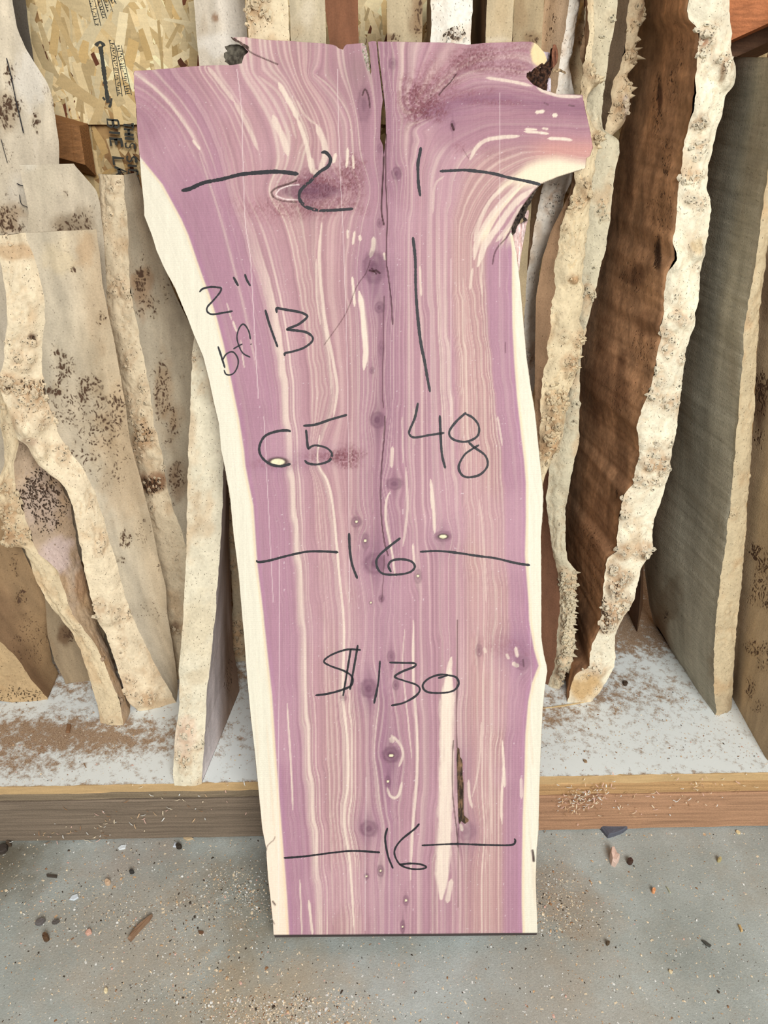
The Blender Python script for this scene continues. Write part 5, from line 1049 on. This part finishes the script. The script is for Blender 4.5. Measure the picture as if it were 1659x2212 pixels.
def slab_part(name, V2, Q, be, parent, mat, col, disp, thick, plane, edge_cols, rings=4, back=True, smooth=False, edge_in=0.0):
    X, Y, Z = plane(V2[:, 0], V2[:, 1]); V = np.stack([X, Y, Z], 1) + nS * disp[:, None]
    # walls: the boundary edges swept backwards
    bv = np.unique(be); mp = {v: i for i, v in enumerate(bv)}; nb = len(bv); N0 = len(V)
    rows = [V[bv]]; 
    allV = [V]; cols = [col]; Qs = [Q]
    b0 = V[bv]; vd = b0 - np.array([0, 0, HC]); vd /= np.linalg.norm(vd, axis=1)[:, None]
    low = (V2[bv, 1] > 1985)[:, None]; sweep = np.where(low, -nS, vd); sweep = sweep / np.abs(sweep @ nS)[:, None]
    ii = np.array([mp[v] for v in be[:, 0]]); jj = np.array([mp[v] for v in be[:, 1]])
    base = N0
    for k in range(rings + 1):
        t = k / rings; off = sweep * thick * t
        wob = (fbm(V2[bv, 0] / 14 + V2[bv, 1] / 11, np.full(nb, t * 6), 7) - .5)[:, None] * .10 * min(1, k)
        allV.append(b0 + off + wob * np.array([1, 0, .3])); cols.append(edge_cols[bv] * (0.85 + .2 * noise2(V2[bv, 1] / 9, np.full(nb, k), 8))[:, None])
        if k: 
            a = base + (k - 1) * nb; b = base + k * nb
            Qs.append(np.stack([b + ii, b + jj, a + jj, a + ii], 1))
    ng = []
    if back:
        nxt = {int(a): int(b) for a, b in be}; seen = set(); L = base + rings * nb
        for s in list(nxt):
            if s in seen: continue
            loop = []; c = s
            while c not in seen and c in nxt: seen.add(c); loop.append(c); c = nxt[c]
            if len(loop) > 20: ng.append([L + mp[v] for v in loop])
    return mesh_obj(name, np.vstack(allV), np.vstack(Qs), mat, parent, np.vstack(cols), smooth=smooth, ngons=ng)

STEP = 1.7
V2, Q, be = grid_in(OUT, STEP)
SX, SY, SZ = slab_plane(np.array([875.]), np.array([2018.]))
cedar = empty('cedar_board', (float(SX[0]), 26.5, 0), 'large purple and cream live-edge cedar slab with black marker numbers, leaning in front', 'wood slab')
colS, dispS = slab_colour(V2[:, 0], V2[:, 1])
print('cedar verts', len(V2), 'top', [float(a) for a in slab_plane(820, 90)], 'len', float((slab_plane(820, 90)[2] - ZF) / math.cos(SL)))
ctr = V2[Q].mean(1)
xl = np.interp(ctr[:, 1], XL[:, 1], XL[:, 0]); xr = np.interp(ctr[:, 1], XR[:, 1], XR[:, 0])
mL = (ctr[:, 0] < xl) & (ctr[:, 1] > 338); mR = (ctr[:, 0] > xr) & (ctr[:, 1] > 505)
edgec = mix(colS, np.tile(lin((176, 140, 120)), (len(colS), 1)), np.full(len(colS), .35))
def sub(name, mask, label=None):
    q = Q[mask]; used = np.zeros(len(V2), bool); used[q.ravel()] = True; idx = -np.ones(len(V2), int); idx[used] = np.arange(used.sum())
    e = be[used[be[:, 0]] & used[be[:, 1]]]
    o = slab_part(name, V2[used], idx[q], idx[e], cedar, M_CEDAR, colS[used], dispS[used], 1.98, slab_plane, edgec[used], back=False)
    if label: o['label'] = label
    return o
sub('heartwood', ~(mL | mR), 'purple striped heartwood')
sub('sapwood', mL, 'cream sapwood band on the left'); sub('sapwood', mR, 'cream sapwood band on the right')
# back of the slab
Pb = np.array(OUT); X, Y, Z = slab_plane(Pb[:, 0], Pb[:, 1], 0)
vd = np.stack([X, Y, Z - HC], 1); vd /= np.linalg.norm(vd, axis=1)[:, None]; sw = np.where((Pb[:, 1] > 1985)[:, None], -nS, vd); sw = sw / np.abs(sw @ nS)[:, None] * 1.98
X, Y, Z = X + sw[:, 0], Y + sw[:, 1], Z + sw[:, 2]
mesh_obj('back_face', np.stack([X, Y, Z], 1), None, M_SAW, cedar, np.tile(lin((176, 130, 140)), (len(Pb), 1)), np.zeros(len(Pb)), smooth=False, ngons=[list(range(len(Pb)))])

def bark_patch(name, poly, off, thick, amp, c1, c2, label=None, scale=5.0, step=1.8, seed=1, dome=0.0, stretch=1.0, mat=None):
    v, q, e = grid_in(poly, step)
    d = amp * (fbm(v[:, 0] / scale, v[:, 1] / (scale * stretch), seed, 3) - .5) * 2
    if dome:
        c = v.mean(0); r = np.hypot((v[:, 0] - c[0]) / (np.ptp(v[:, 0]) / 2 + .1), (v[:, 1] - c[1]) / (np.ptp(v[:, 1]) / 2 + .1)); d = d + dome * np.clip(1 - r ** 2, 0, 1)
    k = sstep(.35, .65, fbm(v[:, 0] / scale * 1.3, v[:, 1] / (scale * stretch), seed + 4, 3))
    col = mix(np.tile(lin(c1), (len(v), 1)), lin(c2), k)
    pl = lambda x, y: slab_plane(x, y, off)
    o = slab_part(name, v, q, e, cedar, mat or M_BARK, col, d, thick, pl, col, rings=2, back=False, smooth=False)
    if label: o['label'] = label
    return o
bark_patch('broken_wood', [(482,92),(496,90),(505,88),(520,92),(537,101),(537,112),(527,121),(522,139),(500,139),(492,132),(482,126),(484,120),(480,116),(482,107),(490,104)], -.35, 1.0, .10, (100, 94, 82), (62, 56, 48), 'grey weathered broken wood', 9, seed=3)
bark_patch('broken_wood', [(500,82),(508,84),(532,98),(539,103),(537,109),(520,97),(506,88)], .05, .8, .10, (120, 96, 90), (84, 68, 60), seed=5)
bark_patch('bark', [(1137,158),(1150,152),(1160,146),(1166,140),(1176,141),(1184,134),(1188,118),(1192,102),(1199,100),(1203,110),(1203,124),(1200,138),(1192,150),(1190,160),(1183,172),(1182,196),(1172,194),(1155,184),(1147,178),(1138,168)], -.15, 1.3, .25, (52, 36, 30), (96, 66, 50), 'dark brown shaggy bark', 5, seed=7, dome=.3)
bark_patch('bark', [(1190,116),(1194,100),(1200,101),(1204,118),(1202,138),(1194,150),(1188,150),(1190,132)], .15, .3, .12, (134, 88, 66), (88, 54, 40), None, 4, seed=8, stretch=5)
bark_patch('bark_fibre', [(1170,100),(1180,98),(1194,101),(1191,120),(1187,136),(1184,128),(1178,114)], -.6, .8, .10, (232, 222, 230), (196, 186, 200), 'pale stripped wood beside the dark bark', 3, seed=9, stretch=8)
bark_patch('bark_fibre', [(1184,160),(1190,150),(1198,152),(1198,204),(1181,200),(1180,180)], -.9, .8, .10, (222, 214, 222), (190, 176, 186), None, 3, seed=10, stretch=8)
bark_patch('bark_fibre', [(1193,150),(1200,144),(1212,144),(1220,149),(1226,154),(1224,156),(1212,150),(1200,152)], -.2, .15, .05, (186, 160, 126), (120, 100, 76), None, 3, seed=11)
bark_patch('bark', [(1168,398),(1160,410),(1152,424),(1150,432),(1143,440),(1141,452),(1136,462),(1144,470),(1140,472),(1130,466),(1124,478),(1116,490),(1118,497),(1108,504),(1101,508),(1103,493),(1113,469),(1125,448),(1136,433),(1152,412)], -.45, 1.2, .22, (94, 82, 72), (52, 44, 40), 'dark grey bark under the branch stub', 5, seed=12)
bark_patch('bark_fibre', [(1106,506),(1118,494),(1126,474),(1138,468),(1144,446),(1150,440),(1150,452),(1144,478),(1138,510),(1130,560),(1126,612),(1120,600),(1114,548)], -1.0, .9, .10, (232, 208, 204), (206, 172, 166), 'pinkish stripped wood under the branch stub', 4, seed=13, stretch=7)
bark_patch('bark', [(988,1612),(992,1616),(993,1632),(998,1640),(999,1650),(998,1670),(1001,1690),(1001,1715),(1001,1740),(1001,1758),(1007,1764),(1012,1768),(1011,1774),(1004,1777),(996,1772),(992,1780),(990,1760),(989,1720),(988,1680),(987,1640)], .10, .3, .07, (118, 92, 68), (62, 50, 40), 'brown bark pocket in the lower face', 4, seed=14, stretch=2.5)
bark_patch('bark', [(1176,1430),(1184,1440),(1186,1456),(1181,1462),(1176,1450)], -.5, .6, .1, (80, 66, 66), (50, 40, 40), seed=15)
bark_patch('bark', [(785,94),(791,98),(793,112),(797,135),(800,160),(797,160),(791,140),(785,120),(780,104)], .0, .2, .06, (190, 186, 168), (120, 110, 92), 'pale flaking edge beside the split', 4, seed=16)

def sp(off): return lambda px, py: slab_plane(px, py, off)
INK = .012
def writing(name, label, lines, w):
    for k, l in enumerate(lines):
        o = strokes(name, [l], w, sp(INK + .004), M_INK, cedar, rough=.30, seed=3 + k); o['label'] = 'black stroke of the ' + label
writing('marker_stroke', 'width mark 21 split by dashes, top', [([(392,412),(410,408),(440,395),(480,387),(520,377),(560,373),(600,371),(645,376)],8),
  ([(694,330),(703,329),(712,338),(714,347),(708,360),(690,372),(670,392),(655,405),(647,417),(648,432),(660,446),(680,453),(700,455),(740,453),(763,451)],6.5),
  ([(909,318),(907,332),(903,352),(903,375),(904,398),(908,424)],6.5), ([(950,370),(990,368),(1010,368),(1060,374),(1100,384),(1140,392),(1168,399)],6.5)], 6)
writing('marker_stroke', 'long vertical line', [([(892,512),(897,560),(898,620),(902,680),(909,740),(917,780),(923,815),(929,847)],6)], 6)
writing('marker_stroke', 'thickness mark 2 inches', [([(431,631),(438,624),(455,620),(472,621),(478,623),(475,632),(461,649),(449,662),(447,671),(452,677),(461,679),(481,676),(503,672)],4),
  ([(504,598),(509,607),(515,618)],4.5), ([(529,592),(533,604),(541,618)],4.5)], 4)
writing('marker_stroke', 'letters bf', [([(471,748),(477,766),(486,795)],4), ([(481,778),(488,766),(499,760),(507,763),(514,775),(514,789),(507,804),(497,810),(488,808),(484,799)],3),
  ([(541,733),(538,717),(530,703),(523,701),(516,711),(512,728),(516,746),(525,763),(541,772)],3.2), ([(504,754),(514,748),(524,743)],3.5), ([(541,744),(544,743)],4)], 3)
writing('marker_stroke', 'number 13', [([(573,669),(581,697),(591,726),(600,750)],5), ([(598,676),(598,666),(611,668),(646,674),(661,680),(663,686),(646,700),(630,707),(620,712),(640,714),(662,718),(675,728),(673,739),(655,752),(630,760),(616,763),(615,769)],5)], 5)
writing('marker_stroke', 'number 65', [([(628,933),(623,930),(602,931),(577,939),(565,952),(560,971),(566,988),(583,1002),(606,1007),(628,1002)],5.5),
  ([(655,920),(682,917),(715,906),(750,896)],5), ([(661,928),(663,945),(664,958),(666,971)],5), ([(666,971),(672,965),(683,962),(704,967),(715,976),(717,984),(710,996),(687,1003),(666,1001),(658,994)],5)], 5)
writing('marker_stroke', 'number 48', [([(903,870),(896,903),(885,929),(885,939),(896,945),(927,940),(960,935)],5), ([(950,897),(952,945),(955,983),(962,1012)],5),
  ([(1007,891),(986,910),(971,931),(974,945),(990,953),(1012,953),(1032,941),(1034,920),(1022,903),(1006,894)],5), ([(1035,961),(1020,970),(1003,983),(991,1007),(997,1025),(1012,1031),(1037,1025),(1053,1006),(1048,984),(1024,966),(1012,955)],5)], 5)
writing('marker_stroke', 'width mark 16 between dashes, middle', [([(554,1210),(558,1214),(581,1211),(619,1201),(661,1192),(695,1191),(731,1193)],5), ([(754,1151),(756,1190),(761,1220),(772,1250)],5),
  ([(865,1162),(839,1182),(820,1199),(813,1213),(817,1230),(830,1240),(860,1241),(885,1236),(896,1225),(889,1213),(868,1208),(847,1211),(839,1222),(845,1236)],5),
  ([(907,1192),(944,1190),(986,1194),(1033,1201),(1071,1206),(1113,1216),(1145,1221)],5)], 5)
writing('marker_stroke', 'price 130 dollars', [([(780,1404),(750,1403),(717,1414),(700,1428),(713,1438),(745,1450),(761,1463),(758,1481),(733,1492),(705,1499),(681,1502)],4.2),
  ([(773,1393),(766,1434),(756,1490)],4.2), ([(758,1401),(750,1450),(741,1504)],4.2), ([(821,1427),(817,1475),(808,1520)],4.5),
  ([(841,1431),(872,1432),(896,1433),(895,1440),(868,1451),(853,1462),(872,1470),(899,1479),(907,1490),(897,1504),(872,1518),(845,1524)],4.2),
  ([(946,1465),(967,1458),(946,1458),(924,1467),(913,1481),(922,1494),(950,1497),(979,1492),(991,1477),(985,1463),(967,1458)],4.2)], 4)
writing('marker_stroke', 'width mark 16 between dashes, bottom', [([(613,1853),(655,1850),(725,1841),(766,1838),(821,1841)],4), ([(837,1788),(832,1811),(838,1848),(849,1876)],4),
  ([(906,1779),(895,1791),(868,1813),(854,1832),(853,1848),(864,1867),(885,1876),(909,1877),(921,1873),(909,1867),(885,1865),(862,1868)],4),
  ([(911,1826),(983,1823),(1053,1825),(1104,1825),(1113,1817),(1111,1811)],4)], 4)
# ------------------------------------------------------------------ chips, shavings and dust
def scatter(name, label, pos, size, cols, z, kind=True, cat='debris', lift=.03, seed=1):
    r = np.random.default_rng(seed); V = []; Q = []; C = []
    for (x, y), s, c in zip(pos, size, cols):
        a = r.uniform(0, math.pi); w = s * r.uniform(.3, .8); u = np.array([math.cos(a), math.sin(a)]) * s; v = np.array([-math.sin(a), math.cos(a)]) * w
        t = r.uniform(.0, .35) * s; b = len(V); zb = z + lift * .1
        for k, (p, q, h) in enumerate([(-.5, -.5, 0), (0, -.45, 1), (.5, -.4, .3), (.5, .4, .2), (0, .5, 1), (-.5, .35, .1)]):
            V.append((x + u[0] * p + v[0] * q, y + u[1] * p + v[1] * q, zb + t * h)); C.append(c)
        Q += [(b, b + 1, b + 4, b + 5), (b + 1, b + 2, b + 3, b + 4)]
    o = mesh_obj(name, V, Q, M_CHIP, None, np.array(C), smooth=False)
    tag(o, label, cat, kind='stuff'); return o
def sample_px(n, regions, z, seed):
    r = np.random.default_rng(seed); P = []
    w = np.array([q[4] for q in regions], float); w /= w.sum(); k = r.choice(len(regions), n, p=w)
    px = np.array([r.normal(regions[i][0], regions[i][2]) if regions[i][5] else r.uniform(regions[i][0] - regions[i][2], regions[i][0] + regions[i][2]) for i in k])
    py = np.array([r.normal(regions[i][1], regions[i][3]) if regions[i][5] else r.uniform(regions[i][1] - regions[i][3], regions[i][1] + regions[i][3]) for i in k])
    return px, py
pal = np.array([lin((232, 214, 184)), lin((206, 172, 134)), lin((226, 226, 220)), lin((150, 112, 80)), lin((70, 60, 50)), lin((216, 176, 160))])
R0 = [(830, 2010, 1000, 215, 7, False), (200, 1900, 180, 50, .8, True), (520, 1930, 70, 40, 1.2, True), (620, 2185, 110, 24, 1.8, True), (280, 1990, 140, 40, 1.0, True), (400, 2130, 120, 50, .8, True), (1190, 1930, 50, 45, 1.0, True), (1240, 2000, 60, 30, .3, True), (100, 1812, 200, 6, .35, True), (400, 1806, 160, 5, .35, True), (1400, 1800, 200, 5, .2, True)]
px, py = sample_px(15000, R0, 0, 1); m = (py > 1800) & (py < 2330); X, Y = on_z(px[m], py[m], 0); r = np.random.default_rng(2)
ok = Y < PY - .2 + X * .02; X = X[ok]; Y = Y[ok]
scatter('sawdust_shavings', 'fine pale and brown wood shavings strewn over the grey concrete floor', list(zip(X, Y)), np.clip(r.lognormal(-3.0, .5, len(X)), .025, .2), pal[r.choice(6, len(X), p=[.36, .16, .24, .09, .11, .04])], 0.002, seed=3)
R1 = [(150, 1610, 200, 60, 2, True), (480, 1600, 70, 60, .6, True), (1400, 1560, 240, 80, 3, False), (1400, 1668, 250, 6, .5, True), (250, 1688, 300, 5, .5, True), (200, 1530, 200, 40, .7, True)]
px, py = sample_px(2600, R1, ZP, 4); X, Y = on_z(px, py, ZP); ok = (Y > PY + .3 + X * .024) & (Y < 50); X = X[ok]; Y = Y[ok]
scatter('sawdust_shavings', 'tiny brown sawdust flakes on the white shelf panel', list(zip(X, Y)), np.clip(r.lognormal(-2.9, .4, len(X)), .03, .16), pal[r.choice(6, len(X), p=[.2, .25, .1, .30, .10, .05])], ZP + .004, seed=5)
# shavings caught on the right timber
def fluff(name, label, cx, cy, rx, ry, n, d, seed):
    r = np.random.default_rng(seed); V = []; Q = []; C = []
    for i in range(n):
        px = r.normal(cx, rx); py = r.normal(cy, ry) + (cx - px) * .25; X, Y, Z = on_lean(px, py, d, 0)
        Y = Y + X * math.sin(YAW); a = r.uniform(0, 6.28); L = r.uniform(.08, .35); b = len(V)
        p = np.array([X, Y - r.uniform(.0, .2), Z]); u = np.array([math.cos(a), -r.uniform(.0, .6), math.sin(a)]) * L; v = np.array([-math.sin(a), 0, math.cos(a)]) * .02
        V += [p - v, p + v, p + u * .5 + v * 1.5 + [0, -.04, 0], p + u * .5 - v * 1.5 + [0, -.04, 0], p + u + v * .5, p + u - v * .5]; Q += [(b, b + 1, b + 2, b + 3), (b + 3, b + 2, b + 4, b + 5)]
        C += [pal[r.choice([0, 1, 2, 5, 3])]] * 6
    o = mesh_obj(name, np.array(V), Q, M_CHIP, None, np.array(C), smooth=False); return tag(o, label, 'debris', kind='stuff')
fluff('wood_shavings', 'clump of curly pale shavings caught on the right-hand timber', 1265, 1728, 30, 14, 210, PY - .1, 3)
fluff('wood_shavings', 'thin scatter of shavings stuck to the left-hand timber', 260, 1760, 150, 24, 110, PY - .1, 4)
fluff('wood_shavings', 'loose curls clinging to the right timber towards the frame edge', 1450, 1725, 110, 20, 90, PY - .05, 6)

def chip(name, label, poly_px, z, h, c, cat='wood chip', mat=None, tilt=0.0, seed=0):
    """small loose piece: bevelled slab cut to its own outline, lying at height z"""
    P = np.array(poly_px, float); X, Y = on_z(P[:, 0], P[:, 1], z); n = len(P); cx, cy = X.mean(), Y.mean()
    r = np.random.default_rng(seed + int(P[0, 0])); V = []
    for k, (zz, s) in enumerate([(0, 1.0), (h * .7, 1.02), (h, .86)]):
        for i in range(n): V.append((cx + (X[i] - cx) * s, cy + (Y[i] - cy) * s, z + .005 + zz + tilt * (X[i] - cx) * (k > 0) + r.uniform(0, .25) * h * (k > 0)))
    V.append((cx, cy, z + h * 1.1)); Q = []; T = []
    for k in range(2):
        for i in range(n): j = (i + 1) % n; Q.append((k * n + i, k * n + j, (k + 1) * n + j, (k + 1) * n + i))
    for i in range(n): T.append((2 * n + i, 2 * n + (i + 1) % n, 3 * n))
    o = mesh_obj(name, V, Q, mat or M_CHIP, None, np.tile(lin(c), (len(V), 1)), smooth=False, tris=T, ngons=[list(range(n))[::-1]])
    return tag(o, label, cat, kind='thing')
def oval(cx, cy, a, b, rot=0, n=8, seed=0):
    r = np.random.default_rng(int(cx * 7 + cy)); out = []
    for i in range(n):
        t = 2 * math.pi * i / n; q = r.uniform(.8, 1.15); x = a * q * math.cos(t); y = b * q * math.sin(t)
        out.append((cx + x * math.cos(rot) - y * math.sin(rot), cy + x * math.sin(rot) + y * math.cos(rot)))
    return out
chip('slate_shim', 'blue-grey flat wedge sticking out under the right timber', [(1295, 1791), (1360, 1788), (1345, 1800), (1325, 1808), (1312, 1811)], 0, .35, (92, 94, 104), 'shim')
chip('bark_chip', 'black bark lump against the left timber at the frame edge', oval(6, 1838, 13, 9, -.5), 0, .3, (66, 58, 52), 'bark')
chip('bark_chip', 'small brown bark bit just right of the black lump by the left timber', oval(20, 1826, 6, 4), 0, .3, (84, 70, 56), 'bark')
chip('wood_chip', 'flat dark rectangular chip on the left floor below the timber', [(101, 1890), (124, 1892), (123, 1897), (102, 1895)], 0, .1, (78, 70, 62))
chip('wood_chip', 'white flake lying left, closest below the grey timber', [(255, 1833), (262, 1827), (273, 1826), (271, 1834), (258, 1837)], 0, .08, (222, 228, 230))
chip('wood_chip', 'white flake beside a dark pebble, left of the cedar slab under the timber', [(374, 1830), (378, 1821), (384, 1822), (382, 1831)], 0, .08, (214, 220, 230))
chip('bark_chip', 'dark pebble beside the white flake left of the cedar slab', oval(387, 1831, 6, 4), 0, .3, (58, 50, 42), 'bark')
chip('bark_chip', 'single oval dark pebble on open floor left of centre', oval(285, 1886, 5, 3), 0, .25, (58, 56, 54), 'bark')
chip('wood_chip', 'bluish-white flake on the dusty patch at left', [(150, 1944), (156, 1936), (168, 1932), (170, 1940), (160, 1946)], 0, .08, (212, 220, 226))
chip('wood_splinter', 'brown reddish splinter lying diagonally on the left floor', [(278, 2032), (286, 2018), (304, 2000), (330, 1980), (324, 1990), (300, 2015), (284, 2034)], 0, .3, (146, 116, 92))
chip('wood_chip', 'orange-pink chip on the left floor', oval(192, 2016, 7, 5, -.5), 0, .2, (210, 166, 146))
chip('wood_chip', 'small tan nugget on the floor under the left timber, mid-way', oval(233, 1909, 6, 5), 0, .3, (206, 176, 146))
chip('bark_chip', 'grey-black curl on the left floor, above the brown knotty bit', oval(88, 1994, 11, 5, -.4), 0, .25, (104, 98, 96), 'bark')
chip('bark_chip', 'thin dark curl right of the grey-black curl on the left floor', oval(121, 1994, 8, 3, -.3), 0, .2, (90, 84, 80), 'bark')
chip('bark_chip', 'brown knotty bit low on the left floor', oval(101, 2029, 8, 7), 0, .4, (92, 68, 48), 'bark')
chip('wood_chip', 'dark brown flat chip just left of the cedar slab foot', [(428, 2012), (440, 2014), (437, 2019), (430, 2017)], 0, .1, (110, 80, 58))
chip('wood_chip', 'tan shard with pale end under the left timber near the cedar slab', [(396, 1812), (412, 1809), (418, 1813), (404, 1817)], 0, .12, (196, 172, 136))
chip('wood_chip', 'pale cream pellet at the bottom left of the floor', oval(229, 2142, 4, 6, .3), 0, .15, (236, 220, 180))
chip('wood_shaving', 'curled pink and white shaving standing on the right floor', [(1318, 1842), (1324, 1840), (1330, 1856), (1336, 1862), (1328, 1874), (1320, 1870), (1316, 1856)], 0, .6, (226, 196, 180))
chip('bark_chip', 'brown pebble right of the curled pink shaving', oval(1360, 1864, 6, 6), 0, .3, (74, 54, 46), 'bark')
chip('wood_chip', 'orange nugget on the right floor', oval(1411, 1927, 4, 5), 0, .25, (228, 160, 112))
chip('wood_splinter', 'curved greenish splinter beside the orange nugget', [(1438, 1916), (1442, 1918), (1449, 1930), (1446, 1930)], 0, .08, (176, 176, 150))
chip('wood_chip', 'yellowish oval flake near the right timber', oval(1594, 1799, 6, 3, .6), 0, .1, (226, 206, 160))
chip('wood_chip', 'olive-yellow crumb on the right floor', oval(1553, 1860, 5, 4), 0, .25, (178, 164, 116))
chip('wood_splinter', 'dark leaf-shaped sliver on the right floor', [(1515, 2033), (1522, 2034), (1536, 2044), (1533, 2047), (1524, 2043)], 0, .12, (76, 76, 70))
chip('wood_chip', 'tan upright chip by the right frame edge', [(1594, 2000), (1598, 2000), (1604, 2013), (1600, 2014)], 0, .15, (204, 172, 120))
chip('bark_chip', 'brown crumb to the right of the cedar slab foot', oval(1312, 2040, 4, 4), 0, .25, (88, 72, 54), 'bark')
chip('wood_chip', 'cream sliver low on the right floor', oval(1448, 2100, 6, 3, .7), 0, .1, (226, 208, 170))
chip('wood_chip', 'rectangular brown chip on the dusty left part of the shelf panel', [(143, 1583), (146, 1566), (154, 1567), (151, 1584)], ZP, .12, (140, 104, 74))
chip('wood_splinter', 'small brown splinter near the front of the shelf panel, left', [(180, 1650), (183, 1650), (187, 1659), (185, 1659)], ZP, .08, (150, 120, 92))
chip('wood_splinter', 'long pale splinter on the shelf panel beside the cedar slab, right', [(1172, 1531), (1215, 1524), (1268, 1517), (1215, 1527)], ZP, .06, (206, 178, 130))
chip('bark_chip', 'dark knot lump on the shelf panel behind the white area, right', oval(1350, 1478, 6, 4), ZP, .2, (72, 58, 46), 'bark')
chip('wood_chip', 'brown oval flake near the front edge of the shelf panel, right', oval(1264, 1645, 5, 3, .5), ZP, .08, (150, 124, 96))
